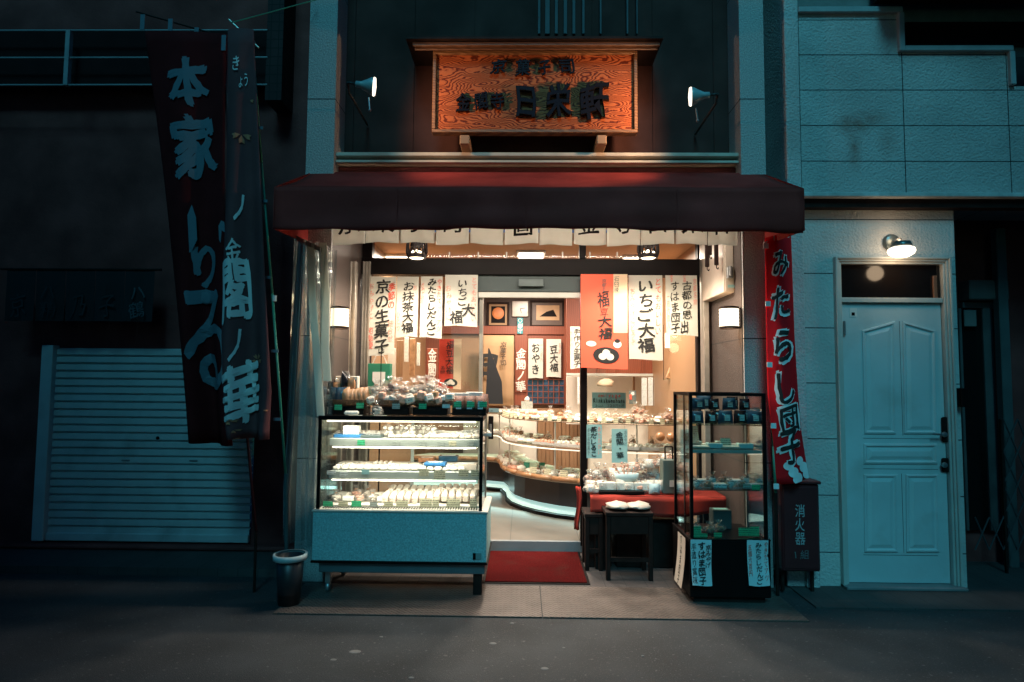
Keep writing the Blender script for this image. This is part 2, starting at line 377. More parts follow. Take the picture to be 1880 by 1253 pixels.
# ---------------------------------------------------------------- lettering: real glyph outlines turned into thin mesh
GC = {}; BR = .022
def glyph(ch, off=.0, ext=0):
    k = (ch, off, ext)
    if k in GC: return GC[k]
    c = bpy.data.curves.new('t', 'FONT'); c.body = ch; c.size = 1; c.offset = off; c.resolution_u = 3; c.fill_mode = 'BOTH'
    if ext: c.extrude = ext; c.bevel_depth = .018; c.bevel_resolution = 1
    o = bpy.data.objects.new('t', c); col.objects.link(o)
    bpy.context.view_layer.update()
    me = bpy.data.meshes.new_from_object(o.evaluated_get(bpy.context.evaluated_depsgraph_get()))
    import bmesh
    bm = bmesh.new(); bm.from_mesh(me); bmesh.ops.remove_doubles(bm, verts=bm.verts, dist=1e-5)
    for _ in range(2):
        es = [e for e in bm.edges if e.calc_length() > .11]
        if es: bmesh.ops.subdivide_edges(bm, edges=es, cuts=1)
        bmesh.ops.triangulate(bm, faces=[f for f in bm.faces if len(f.verts) > 4])
    for v in bm.verts:                      # uneven brush strokes
        p = Vector((v.co.x, v.co.y, len(GC)*.37)); q = (noise.noise_vector(p*4.5)*.030 + noise.noise_vector(p*13)*BR)*(.35 if ext else 1)
        v.co.x += q.x; v.co.y += q.y
    bm.verts.index_update()
    vs = [v.co.copy() for v in bm.verts]; fs = [tuple(v.index for v in f.verts) for f in bm.faces]; bm.free()
    bpy.data.objects.remove(o); bpy.data.curves.remove(c); bpy.data.meshes.remove(me)
    GC[k] = (vs, fs); return GC[k]
def letter(mb, ch, cx, cz, w, h, surf, weight=.012, wob=.05, rise=.1, fit=False, ext=0, rot=0):
    k_ = 0 if ext else weight*.8
    vs, fs = glyph(ch, weight if ext else 0, ext)
    if not vs: return
    xs = [v.x for v in vs]; ys = [v.y for v in vs]
    mx_, my = (min(xs)+max(xs))/2, (min(ys)+max(ys))/2
    if fit: sx, sy = w/max(.05, max(xs)-min(xs)), h/max(.05, max(ys)-min(ys))
    else: sx, sy = w/1.0, h/1.0; my = .36 if (max(ys)-min(ys)) > .35 else my
    ph = random.random()*6
    bold = [(0, 0)] if not k_ else [(0, 0), (k_, k_*.3), (-k_, -k_*.3), (k_*.5, -k_*.8), (-k_*.5, k_*.8)]
    for n_, (ox, oz) in enumerate(bold):
        out = []
        for v in vs:
            a, b = v.x-mx_, v.y-my
            a, b = a + wob*math.sin(4.5*b+ph) , b + rise*a + wob*.6*math.sin(5*a+ph*1.7)
            if rot: a, b = a*math.cos(rot)-b*math.sin(rot), a*math.sin(rot)+b*math.cos(rot)
            out.append(surf(cx + (a+ox)*sx, cz + (b+oz)*sy, v.z*h) - Vector((0, .0004*n_, 0)))
        mb.add(out, fs)
def flat(Y): return lambda u, v, w=0: Vector((u, Y - w, v))
def text_col(mb, s, x0, x1, z0, z1, surf, **k):          # vertical column, top to bottom
    n = len(s); h = (z1-z0)/n; w = min(x1-x0, h*1.15)
    fw = k.pop('full', False)
    if fw: w = x1-x0
    for i, ch in enumerate(s):
        letter(mb, ch, (x0+x1)/2 + random.uniform(-.03, .03)*w, z1-h*(i+.5), w, h*1.0, surf, **k)
def text_row(mb, s, x0, x1, z0, z1, surf, **k):
    n = len(s); w = (x1-x0)/n
    for i, ch in enumerate(s): letter(mb, ch, x0+w*(i+.5), (z0+z1)/2, w*1.35 if ord(ch) < 256 else w, z1-z0, surf, **k)

def area(name, loc, sx, sy, e, c, rot=(0, 0, 0), par=None):
    d_ = bpy.data.lights.new(name, 'AREA'); d_.shape = 'RECTANGLE'; d_.size = sx; d_.size_y = sy; d_.energy = e; d_.color = c
    o = bpy.data.objects.new(name, d_); col.objects.link(o); o.location = loc; o.rotation_euler = rot; return o
def point(name, loc, e, c, r=.03):
    d_ = bpy.data.lights.new(name, 'POINT'); d_.energy = e; d_.color = c; d_.shadow_soft_size = r
    o = bpy.data.objects.new(name, d_); col.objects.link(o); o.location = loc; return o
# ================================================================ GROUND
YF = 4.6; YD = 5.5; ZI = .09           # building line, recessed shop front, shop floor height
xl, xr = X(602, YF), X(1367, YF)       # inner faces of the two granite piers
MB().box(-20, 20, -12, 12, -.3, 0).build('road', M['asphalt'], kind='structure')
M['paving'] = mat('paving', (.06, .05, .048), .8, var=.2, vs=4, bump=.4, bs=90)
add_joints(M['paving'], (.15, 0), (0, 0), .004)
MB().box(xl-.3, xr+.3, 4.56, YD+.02, -.2, .005).build('entry_floor', M['paving'], kind='structure')
MB().box(xr+.3, 9, 4.2, 5.6, -.2, .012).build('pavement', M['paving'], kind='structure')
MB().box(-9, xl-.32, 4.7, 5.3, -.2, .06).build('pavement_kerb', M['paving'], kind='structure')
# chequer plates over the gutter
m = M['plate'] = mat('chequer_plate', (.14, .11, .095), .5, .3, var=.2, vs=6)
n_, l_ = m.node_tree.nodes, m.node_tree.links
tc = n_.new('ShaderNodeTexCoord'); hs = []
for a in (45, -45):
    mp = n_.new('ShaderNodeMapping'); mp.inputs['Rotation'].default_value = (0, 0, R(a)); l_.new(tc.outputs['Object'], mp.inputs[0])
    br = n_.new('ShaderNodeTexBrick'); br.inputs['Scale'].default_value = 1; br.inputs['Brick Width'].default_value = .05; br.inputs['Row Height'].default_value = .025
    br.inputs['Mortar Size'].default_value = .008; br.inputs['Mortar Smooth'].default_value = .4; l_.new(mp.outputs[0], br.inputs[0])
    br.inputs['Color1'].default_value = (1, 1, 1, 1); br.inputs['Color2'].default_value = (0, 0, 0, 1); br.inputs['Mortar'].default_value = (0, 0, 0, 1); hs.append(br)
mm = n_.new('ShaderNodeMix'); mm.data_type = 'RGBA'; mm.blend_type = 'LIGHTEN'; mm.inputs[0].default_value = 1
l_.new(hs[0].outputs[0], mm.inputs[6]); l_.new(hs[1].outputs[0], mm.inputs[7])
bp = n_.new('ShaderNodeBump'); bp.inputs['Strength'].default_value = 1; bp.inputs['Distance'].default_value = .02
l_.new(mm.outputs[2], bp.inputs['Height']); l_.new(bp.outputs[0], n_['Principled BSDF'].inputs['Normal'])
y0p = 3.97; xs_ = [G(515, 1115).x, G(995, 1125).x, G(1475, 1133).x]
for i in (0, 1):
    MB().box(xs_[i]+.003, xs_[i+1]-.003, y0p, 4.555, .001, .009).build('gutter_plate', M['plate'],
        label=['steel chequer plate on the gutter under the teal display case', 'steel chequer plate on the gutter in front of the red mat and stools'][i], cat='gutter plate', group='chequer plates along the shop front')
# pale spots (old gum) pressed in the asphalt
mb = MB()
for px, py, r in ((652, 1197, .022), (612, 1212, .012), (700, 1170, .008), (1000, 1228, .014), (905, 1182, .014), (1035, 1190, .006), (940, 1145, .010), (755, 1245, .01), (1180, 1205, .006)):
    p = G(px, py); mb.lathe([(0, .0035), (r*.8, .003), (r, .0005)], (p.x, p.y, 0), 10, sx=1.5)
mb.build('gum_spots', mat('old_gum', (.19, .18, .17), .8), label='pale trodden gum spots scattered on the dark asphalt', cat='gum spots', kind='stuff')

# ================================================================ SHOP BUILDING
shop = thing('shop_building', (.1, YF, 0), 'sweet shop building with two speckled stone piers and a dark upper wall', 'building')
GJ = M['granite']; add_joints(GJ, (0, 0), (.9, .02), .008)
def pier(x0, x1):
    mb = MB(); mb.box(x0, x1, YF, 9.3, 0, 7.0)
    return mb.build('pier', GJ, shop)
pier(X(563, YF, 250), xl); pier(xr, X(1405, YF, 250))
add_joints(M['granite_shade'], (0, 0), (.9, .02), .008)
MB().box(xl, xl+.006, YF+.02, YD+.02, .0, 2.84).build('recess_shade_face', M['granite_shade'], shop); MB().box(xr-.006, xr, YF+.02, YD+.02, .0, 2.84).build('recess_shade_face', M['granite_shade'], shop)  # thin darker faces on the piers, standing in for shade inside the recess
slx = [-1.0, .1, 1.2]
slt = thing('added_strip_lamp', (.1, 4.80, 2.79), 'long unseen strip lamp added under the recess ceiling to light the white curtain', 'strip lamp')  # added out of sight to brighten the curtain and posters
MB().box(-1.15, 1.35, 4.60, 4.66, 2.775, 2.81, .004).build('lamp_housing', M['white'], slt); MB().rod((-1.1, 4.63, 2.760), (1.3, 4.63, 2.760), .012).build('lamp_tube', mat('added_lit_strip', (.9, .9, .85), .4, var=0, emit=(1, .88, .74), es=3), slt)
YU = 4.86
mb = MB(); mb.box(xl, xr, YU, 5.2, 3.1, 7)
for k in range(7): 
    x = xl + .05 + k*.48; mb.box(x, x+.02, YU-.012, YU-.002, 3.1, 7)
mb.build('upper_wall', M['panel_dark'], shop)
mb = MB()
for a, b in ((988, 992), (1001, 1009), (1019, 1024), (1035, 1041), (1051, 1056), (1069, 1073), (1101, 1104), (1150, 1153), (1168, 1170)):
    x0, x1, z0, z1 = rc(a, -60, b, 63, YU-.05); mb.box(x0, x1, YU-.06, YU-.03, z0, z1)
mb.build('lattice', mat('lattice_paint', (.07, .08, .09), .7), shop)
# sill rails under the upper wall
for (a, b) in ((284, 291), (298, 303)):
    x0, x1, z0, z1 = rc(604, a, 1352, b, 4.68)
    MB().box(xl+.004, xr-.004, 4.635, 4.85, z0, z1, .004).build('sill_rail', MATS.get('sill_paint') or mat('sill_paint', (.55, .47, .38), .6), shop)
MB().box(xl, xr, 4.72, 5.45, 2.85, 3.1).build('canopy_slab', M['dark_wall'], shop)
MB().box(xl, xr, 4.85, YD-.02, 2.80, 2.849).build('recess_ceiling', M['dark_wall'], shop)
# shop front frame at YD
def fr(name, a, b, c, e, m, y0=YD-.03, y1=YD+.05, bev=.003, par=shop):
    x0, x1, z0, z1 = rc(a, b, c, e, y0); return MB().box(x0, x1, y0, y1, z0, z1, bev).build(name, m, par)
fr('header', 664, 475, 1300, 505, M['black'], YD-.05, YD+.08)
fr('transom_bar', 1064, 430, 1076, 475, M['black'])
fr('transom_side', 664, 430, 684, 475, M['black']); fr('transom_side', 1281, 430, 1300, 475, M['black'])
fr('frame_post', 1066, 506, 1078, 1003, M['black'], YD-.04, YD+.04)
fr('frame_post', 1282, 506, 1290, 1003, M['black']); fr('frame_post', 670, 506, 676, 1003, M['black'])
fr('frame_post', 878, 546, 885, 990, M['alu'], YD-.02, YD+.02)
fr('door_lintel', 876, 506, 1066, 536, mat('lintel_teal', (.05, .07, .07), .6, var=.05), YD-.02, YD+.06)
s_ = fr('door_sensor', 952, 513, 998, 526, mat('sensor_grey', (.10, .13, .13), .4), YD-.06, YD-.021)
fr('door_track', 878, 537, 1065, 547, M['alu_pale'], YD-.05, YD-.02)
fr('sill_beam', 664, 985, 880, 1003, M['black'], YD-.03, YD+.05); fr('sill_beam', 1078, 985, 1300, 1003, M['black'], YD-.03, YD+.05)
for a, c, py in ((676, 878, 0), (1078, 1282, 0)):
    x0, x1, z0, z1 = rc(a, 506, c, 985, YD)
    MB().box(x0, x1, YD, YD+.006, z0, z1).build('shop_window', M['glass'], shop)
for a, c in ((684, 1064), (1076, 1281)):
    x0, x1, z0, z1 = rc(a, 430, c, 475, YD); MB().box(x0, x1, YD, YD+.006, z0, z1).build('transom_window', M['transomglass'], shop)
# aluminium side posts in the left recess
for a, b, y, mm_ in ((627, 648, 5.1, 'alu'), (660, 674, YD-.08, 'alu_pale')):
    x0, x1, z0, z1 = rc(a, 480, b, 1010, y)
    mb = MB(); w = (x1-x0)/5
    for k in range(5): mb.box(x0+k*w, x0+(k+1)*w-.001, y + (.0, .012, .004, .014, 0)[k], y+.06, 0.006, z1, .002)
    mb.build('shutter_guide', M['alu'], shop)
x0, x1, z0, z1 = rc(1293, 545, 1303, 1000, 5.35)
MB().box(x0, x1, 5.33, 5.44, .006, 2.8, .003).build('shutter_guide', M['alu'], shop)
# ================================================================ INTERIOR shell
YB = 9.0
st = dict(kind='structure')
MB().box(xl, xr+.0, YD+.0, YB+.3, -.1, ZI).build('shop_floor', M['floor_in'], **st)
x0, x1, _, _ = rc(880, 985, 1066, 1003, YD-.02)
MB().box(x0-.9, x1+1.0, YD-.035, YD-.001, .006, ZI+.004, .003).build('floor_step', mat('step_stone', (.2, .22, .23), .4, var=.1), **st)
MB().box(xl, xr, YD+.09, YB, 2.72, 2.8).build('ceiling', M['ceil'], **st)
# back wall: dark upper strip, red beams, pale panels
mb = MB().box(xl, xr, YB, YB+.15, ZI, 2.72).build('wall_back', M['wood_light'], **st)
MB().box(xl+.001, xl+.05, YD+.1, YB, ZI, 2.72).build('wall_left', M['wood_light'], **st)
MB().box(xr-.05, xr-.001, YD+.1, YB, ZI, 2.72).build('wall_right', M['wood_light'], **st)
def wallpiece(name, a, b, c, e, m, y0=YB-.05, y1=YB-.002, bev=.003):
    x0, x1, z0, z1 = rc(a, b, c, e, y0); return MB().box(x0, x1, y0, y1, z0, z1, bev).build(name, m, kind='structure')
x0, x1, z0, z1 = rc(700, 540, 1066, 599, YB)
MB().box(xl+.05, xr-.05, YB-.03, YB-.002, z0, 2.719).build('wall_frieze', mat('frieze', (.07, .045, .038), .6), **st)
MB().box(xl+.051, xr-.051, YB-.09, YB-.031, W(950, 614, YB-.09).z, W(950, 599, YB-.09).z, .003).build('wall_beam', M['wood_red'], **st)
wallpiece('wall_post', 945, 614, 968, 745, M['wood_red'], YB-.10, YB-.03)
wallpiece('wall_post', 776, 614, 806, 745, M['wood_red'], YB-.10, YB-.03)
wallpiece('wall_post', 1036, 540, 1046, 760, M['wood_red'], YB-.10, YB-.03)
wallpiece('wall_panel_red', 968, 614, 1046, 700, M['wood_red'], YB-.06, YB-.003)
YR = 7.6                                  # nearer partition behind the right hand window
wallpiece('wall_partition', 1040, 520, 1290, 690, M['wood_red'], YR, YR+.06)
for a in (1096, 1130, 1178, 1214): wallpiece('wall_batten', a, 600, a+4, 689, M['wood_red'], YR-.02, YR-.001)
wallpiece('kitchen_wall', 1040, 692, 1216, 780, M['cream'], YR+.5, YR+.55)
wallpiece('kitchen_post', 1162, 692, 1166, 742, M['wood_light'], YR+.45, YR+.49)
wallpiece('wall_corner_post', 1210, 640, 1217, 760, M['wood_light'], YR-.05, YR+.0)
wallpiece('wall_end_post', 1270, 600, 1279, 740, M['wood_red'], YR-.8, YR-.75)
wallpiece('partition_head', 1040, 686, 1216, 691, M['alu_pale'], YR-.03, YR-.002)

# ceiling lights inside the shop (lit)
lampmat = mat('lit_diffuser', (.9, .85, .75), .5, var=0, emit=(1, .83, .62), es=7)
WARM = (1.0, .88, .73)
for px, y, lab in ((975, 6.1, 'square ceiling light near the middle of the transom window'), (735, 6.3, 'square ceiling light seen through the transom beside the left cage lamp'), (1165, 6.3, 'square ceiling light seen through the transom beside the right cage lamp'), (965, 8.0, 'square ceiling light at the back of the shop')):
    x = X(px, y, 460)
    t = thing('ceiling_light', (x, y, 2.72), lab, 'ceiling light', 'ceiling lights in the shop')
    MB().box(x-.14, x+.14, y-.14, y+.14, 2.695, 2.719, .004).build('frame', M['white'], t)
    MB().box(x-.12, x+.12, y-.12, y+.12, 2.680, 2.694, .004).build('diffuser', lampmat, t)
    area('ceiling_lamp', (x, y, 2.67), .24, .24, 58, WARM)
# hanging clips on the transom
for px in (825, 878, 930, 1033, 1083, 1133):
    x0, x1, z0, z1 = rc(px-1, 463, px+1, 474, YD-.04); MB().box(x0, x1, YD-.045, YD-.035, z0, z1).build('transom_clip', M['white'], shop)

# ================================================================ AWNING
xa0, xa1 = X(503, 3.95, 345), X(1475, 3.95, 345); zt, zb, zh = W(985, 345, 3.95).z, W(985, 312, 4.6).z, W(985, 422, 3.95).z
aw = thing('awning', ((xa0+xa1)/2, 4.3, zh), 'dark red cloth awning over the shop front', 'awning')
def sag(x, k): return .010*math.sin(x*7+k) + .008*noise.noise(Vector((x*5, k, 0))) + .005*math.sin(x*23+k)
def valance(u, v):
    x = xa0 + (xa1-xa0)*u; z = zt + (zh - zt)*v
    if v > .95: z += .004*math.sin(x*14)
    return Vector((x, 3.95 + v*(.014*math.sin(v*math.pi*2 + x*.8) + sag(x, 1) + .022*noise.noise(Vector((x*1.3, v*3, 2)))), z + .010*math.sin(x*2.2+1)*v))
def top(u, v):
    x = xa0 + (xa1-xa0)*u; y = 3.95 + (4.66-3.95)*v; z = zt + (zb-zt)*v
    return Vector((x, y, z - .02*math.sin(v*math.pi)*(1+.4*math.sin(x*6))))
MB().sheet(top, 48, 6, .003).build('canopy', M['awning'], aw, True)
MB().sheet(valance, 60, 10, .004).build('valance', M['awning'], aw, True)
for x in (xa0, xa1):
    mb = MB(); n = 10
    pf = [(3.95, zt), (4.66, zb), (4.66, zh+.05), (3.95, zh)]
    vs = [(x, y, z) for y, z in pf] + [(x+.004, y, z) for y, z in pf]
    mb.add(vs, [(0,1,2,3), (4,7,6,5), (0,4,5,1), (1,5,6,2), (2,6,7,3), (3,7,4,0)]); mb.build('side_flap', M['awning'], aw)
mb = MB()
mb.rod((xa0+.02, 3.97, zt-.02), (xa1-.02, 3.97, zt-.02), .014)
for x in (xa0+.3, .1, xa1-.3): mb.rod((x, 3.97, zt-.02), (x, 4.65, zb-.05), .012)
mb.build('awning_frame', M['black'], aw)
for x in (xa0+.8, xa0+1.63, xa1-.8):
    MB().box(x-.004, x+.004, 3.943, 3.948, zh+.01, zt-.01).build('seam', M['awning'], aw)

# ================================================================ NOREN under the awning
YN = 4.45
nor = thing('noren', (.1, YN, 2.4), 'white cloth noren curtain with black characters under the red awning', 'shop curtain')
edges = [607, 670, 734, 799, 862, 926, 989, 1052, 1114, 1176, 1239, 1300, 1357]
chars = ['京', '菓', '子', '司', '', '', '', '金', '寺', '日', '栄', '軒']
MB().rod((X(600, YN, 380), YN+.005, 2.79), (X(1362, YN, 380), YN+.005, 2.79), .012).build('curtain_rod', M['blackwood'], nor)
for i in range(12):
    x0, x1 = X(edges[i]+1.2, YN, 435), X(edges[i+1]-1.2, YN, 435); zb_ = W(950, 448 + random.uniform(-1.5, 2), YN).z - .004
    ph = random.random()*6
    def S(u, v, x0=x0, x1=x1, zb_=zb_, ph=ph, i=i):
        x = x0+(x1-x0)*u; z = 2.79 + (zb_-2.79)*v
        y = YN + v*(.010*math.sin(u*5+ph) + .006*math.sin(u*11+ph*2)) + (.02*v if i in (0, 11) else 0)
        return Vector((x + .006*v*math.sin(ph)*(u-.5), y, z - .006*v*math.sin(u*3+ph)))
    pn = MB().sheet(S, 12, 8, .0015).build('curtain_panel', M['noren'], nor, True)
    w_ = x1-x0
    def SS(a, b, w=0, S=S, x0=x0, w_=w_, zb_=zb_): return S((a-x0)/w_, (b-2.79)/(zb_-2.79)) - Vector((0, .004, 0))
    if chars[i]:
        mb = MB(); letter(mb, chars[i], (x0+x1)/2, zb_+.160, .17, .19, SS, weight=.012, rise=.05)
        mb.build('lettering', M['ink'], pn)
    if i == 5:
        mb = MB(); cx, cz = (x0+x1)/2+.01, zb_+.125; s = .066
        for (a, b, c, e) in ((-s, -s, s, -s+.018), (-s, s-.018, s, s), (-s, -s+.018, -s+.018, s-.018), (s-.018, -s+.018, s, s-.018)):
            mb.add([SS(cx+a, cz+b), SS(cx+c, cz+b), SS(cx+c, cz+e), SS(cx+a, cz+e)], [(0, 1, 2, 3)])
        letter(mb, '日', cx, cz, .075, .075, SS, weight=.03, wob=0, rise=0, fit=True)
        mb.build('crest', M['ink'], pn)

# ================================================================ SIGN BOARD
YS = 4.60
x0, x1, z0, z1 = rc(797, 96, 1167, 246, YS)
sg = thing('sign_board', ((x0+x1)/2, YS, z0), 'large carved wooden shop sign board with raised black characters', 'shop sign')
m = M['signwood'] = bpy.data.materials.new('sign_wood'); m.use_nodes = True; n_, l_ = m.node_tree.nodes, m.node_tree.links; b_ = n_['Principled BSDF']
tc = n_.new('ShaderNodeTexCoord'); mp = n_.new('ShaderNodeMapping'); mp.inputs['Scale'].default_value = (1.0, .3, 3.2); l_.new(tc.outputs['Object'], mp.inputs[0])
nz = n_.new('ShaderNodeTexNoise'); nz.inputs['Scale'].default_value = 1.7; nz.inputs['Detail'].default_value = 2.5; nz.inputs['Roughness'].default_value = .45; l_.new(mp.outputs[0], nz.inputs[0])
n2 = n_.new('ShaderNodeTexNoise'); n2.inputs['Scale'].default_value = 22; n2.inputs['Detail'].default_value = 2; l_.new(tc.outputs['Object'], n2.inputs[0])
a1 = n_.new('ShaderNodeMath'); a1.operation = 'MULTIPLY_ADD'; a1.inputs[1].default_value = .035; l_.new(n2.outputs[0], a1.inputs[0]); l_.new(nz.outputs[0], a1.inputs[2])
a2 = n_.new('ShaderNodeMath'); a2.operation = 'MULTIPLY'; a2.inputs[1].default_value = 250; l_.new(a1.outputs[0], a2.inputs[0])
a3 = n_.new('ShaderNodeMath'); a3.operation = 'SINE'; l_.new(a2.outputs[0], a3.inputs[0])
cr = n_.new('ShaderNodeValToRGB'); mr = n_.new('ShaderNodeMapRange'); mr.inputs[1].default_value = -1; l_.new(a3.outputs[0], mr.inputs[0]); l_.new(mr.outputs[0], cr.inputs[0])
e_ = cr.color_ramp.elements; e_[0].position = .12; e_[0].color = (.13, .022, .01, 1); e_[1].position = .45; e_[1].color = (.42, .095, .032, 1); e2 = e_.new(.9); e2.color = (.50, .125, .042, 1)
l_.new(cr.outputs[0], b_.inputs['Base Color']); b_.inputs['Roughness'].default_value = .6; b_.inputs['Specular IOR Level'].default_value = .12
bp = n_.new('ShaderNodeBump'); bp.inputs['Strength'].default_value = .35; bp.inputs['Distance'].default_value = .004; l_.new(mr.outputs[0], bp.inputs['Height']); l_.new(bp.outputs[0], b_.inputs['Normal'])
MB().box(x0+.02, x1-.02, YS, YS+.06, z0+.02, z1-.02).build('board', M['signwood'], sg)
fm = MB(); t_ = .026
fm.box(x0-.01, x1+.01, YS-.025, YS+.05, z1-t_, z1, .004); fm.box(x0-.01, x1+.01, YS-.025, YS+.05, z0, z0+t_, .004)
fm.box(x0-.01, x0+t_-.01, YS-.0245, YS+.049, z0+t_, z1-t_, .004); fm.box(x1-t_+.01, x1+.01, YS-.0245, YS+.049, z0+t_, z1-t_, .004)
fm.build('frame', woodmat('frame_wood', (.16, .07, .03), (.26, .12, .05), 5), sg)
def sgn(px, py): p = W(px, py, YS); return p.x, p.z
M['letter_gloss'] = M['black_gloss']
for s, pts in (('京菓子司', [(915, 125, 30, 28), (960, 127, 30, 32), (1000, 127, 24, 28), (1040, 125, 28, 28)]), ('金閣寺', [(850, 190, 28, 36), (884, 188, 24, 32), (913, 187, 26, 34)]), ('日栄軒', [(965, 190, 36, 60), (1026, 188, 50, 66), (1092, 188, 56, 72)])):
    for ch, (px, py, w, h) in zip(s, pts):
        cx, cz = sgn(px, py); mb = MB(); big = s == '日栄軒'
        letter(mb, ch, cx, cz, w/250, h/250, lambda u, v, w=0: Vector((u, YS-.018-w*1.0, v)), weight=.012 if big else .008, ext=.045, fit=True, wob=.045, rise=.10 if ch != '日' else .03)
        mb.build('raised_character', M['letter_gloss'], sg)
xa, xb, za, zb2 = rc(757, 76, 1212, 84, 4.49)
mb = MB(); mb.box(xa, xb, 4.49, 4.51, za, zb2, .006); mb.box(xa+.012, xb-.012, 4.515, 4.53, za-.018, zb2-.01, .005)
mb.build('sign_roof', woodmat('roof_wood', (.13, .055, .025), (.18, .08, .04), 5), sg)
xa, xb, za, zb2 = rc(745, 64, 1218, 72, 4.46); MB().box(xa, xb, 4.46, 4.86, zb2-.03, zb2-.012).build('sign_roof_cap', M['blackwood'], sg)
for px in (853, 1105):
    a, b, c, e = rc(px-9, 248, px+9, 265, 4.55); mb = MB().box(a, b, 4.55, 4.85, c, e, .006); mb.build('bracket', mat('bracket_wood', (.36, .2, .11), .6), sg)

# ================================================================ SPOT LAMPS on the sign
def spot(px, py, tx, tz, lab, side, e):
    c = W(px, py, 4.22); tgt = Vector((tx, YS, tz)); d_ = Vector((tgt.x-c.x, .38*abs(tgt.x-c.x)*.55, tgt.z-c.z)).normalized()
    t = thing('spot_lamp', c, lab, 'spotlight', 'spotlights on the sign')
    a = d_.orthogonal().normalized(); b = d_.cross(a)
    prof = [(0, -.09), (.020, -.085), (.023, -.05), (.042, -.01), (.060, .02), (.062, .035)]
    def ring(prof, name, m):
        vs = []; n = 20
        for i in range(n):
            th = 2*math.pi*i/n
            for r, h in prof: vs.append(c + d_*h + (a*math.cos(th) + b*math.sin(th))*r)
        k = len(prof); mb = MB().add(vs, [(i*k+j, ((i+1) % n)*k+j, ((i+1) % n)*k+j+1, i*k+j+1) for i in range(n) for j in range(k-1)])
        return mb.build(name, m, t, True)
    ring(prof, 'lamp_head', mat('lamp_grey', (.4, .5, .5), .35, .3))
    ring([(.062, .034), (.064, .040), (.058, .050), (0, .056)], 'lens', mat('spot_lens', (.9, .85, .7), .3, var=0, emit=(1, .86, .68), es=2.2))
    mb = MB(); w = Vector((c.x - side*.16, 4.84, c.z - .02)); e0 = c - d_*.09
    mb.tube([e0, e0 - d_*.05 + Vector((0, 0, .0)), Vector((w.x, e0.y+.1, e0.z-.01)), w], .009); mb.build('arm', M['lamp_arm'], t, True)
    mb = MB(); mb.rod(c + Vector((0, .02, -.075)), c + Vector((0.01, .02, -.16)), .006); mb.blob(c + Vector((.01, .02, -.165)), .011, .011, .011); mb.build('pull_knob', M['steel'], t)
    l_ = bpy.data.lights.new('spot_light', 'SPOT'); l_.energy = e; l_.color = (1.0, .60, .34); l_.spot_size = R(150); l_.spot_blend = .9; l_.shadow_soft_size = .035
    o = bpy.data.objects.new('spot_light', l_); col.objects.link(o); o.location = c + d_*.08
    o.rotation_euler = (tgt - o.location).to_track_quat('-Z', 'Y').to_euler()
M['lamp_arm'] = mat('arm_paint', (.03, .03, .03), .5)
spot(676, 158, .05, 3.42, 'left spotlight aimed at the wooden sign board', 1, 21)
spot(1279, 177, .2, 3.42, 'right spotlight aimed at the wooden sign board', -1, 34)

# ================================================================ CAGE LAMPS under the noren
for px, lab in ((765, 'black cage pendant lamp hanging left of the shop door'), (1190, 'black cage pendant lamp hanging right of the shop door')):
    c = W(px, 470, 4.95); s = .093
    t = thing('cage_lamp', c, lab, 'pendant lamp', 'cage lamps below the noren')
    mb = MB(); mb.lathe([(0, .16), (.035, .16), (.04, .10), (.05, .07), (0, .07)], c, 14)
    mb.rod(c + Vector((0, 0, .14)), (c.x, c.y, 2.8), .012); mb.build('lamp_body', M['black'], t)
    mb = MB()
    for k in range(8):
        th = math.pi*k/4
        p = [Vector((math.cos(th)*r, math.sin(th)*r, h)) + c for r, h in ((.04, .15), (.078, .10), (.082, .03), (.07, -.01))]
        mb.tube(p, .008, 6)
        th2 = th + math.pi/4
        mb.tube([p[3], Vector((math.cos(th2)*.078, math.sin(th2)*.078, .10)) + c], .006, 6)
    mb.lathe([(.066, -.022), (.075, -.022), (.075, .01), (.066, .01), (.066, -.022)], c, 20); mb.build('cage', M['black'], t)
    MB().lathe([(0, -.026), (.05, -.022), (.062, -.012), (.05, .03), (0, .05)], c, 18).build('bulb_glass', mat('lit_bulb', (.9, .8, .6), .4, var=0, emit=(1, .8, .55), es=5), t, True)
    l_ = bpy.data.lights.new('cage_light', 'SPOT'); l_.energy = 80; l_.color = (1, .84, .66); l_.spot_size = R(160); l_.spot_blend = .5; l_.shadow_soft_size = .05
    o = bpy.data.objects.new('cage_light', l_); col.objects.link(o); o.location = c + Vector((0, 0, -.04))
    
sl_ = area('added_strip_light', (.1, 4.62, 2.742), 2.4, .04, 42, (1, .88, .74), (R(6), 0, 0)); sl_.data.spread = R(170)  # light of the added strip fixture
for x in slx: MB().box(x-.015, x+.015, 4.62, 4.719, 2.811, 2.87).build('bracket', M['black'], slt)
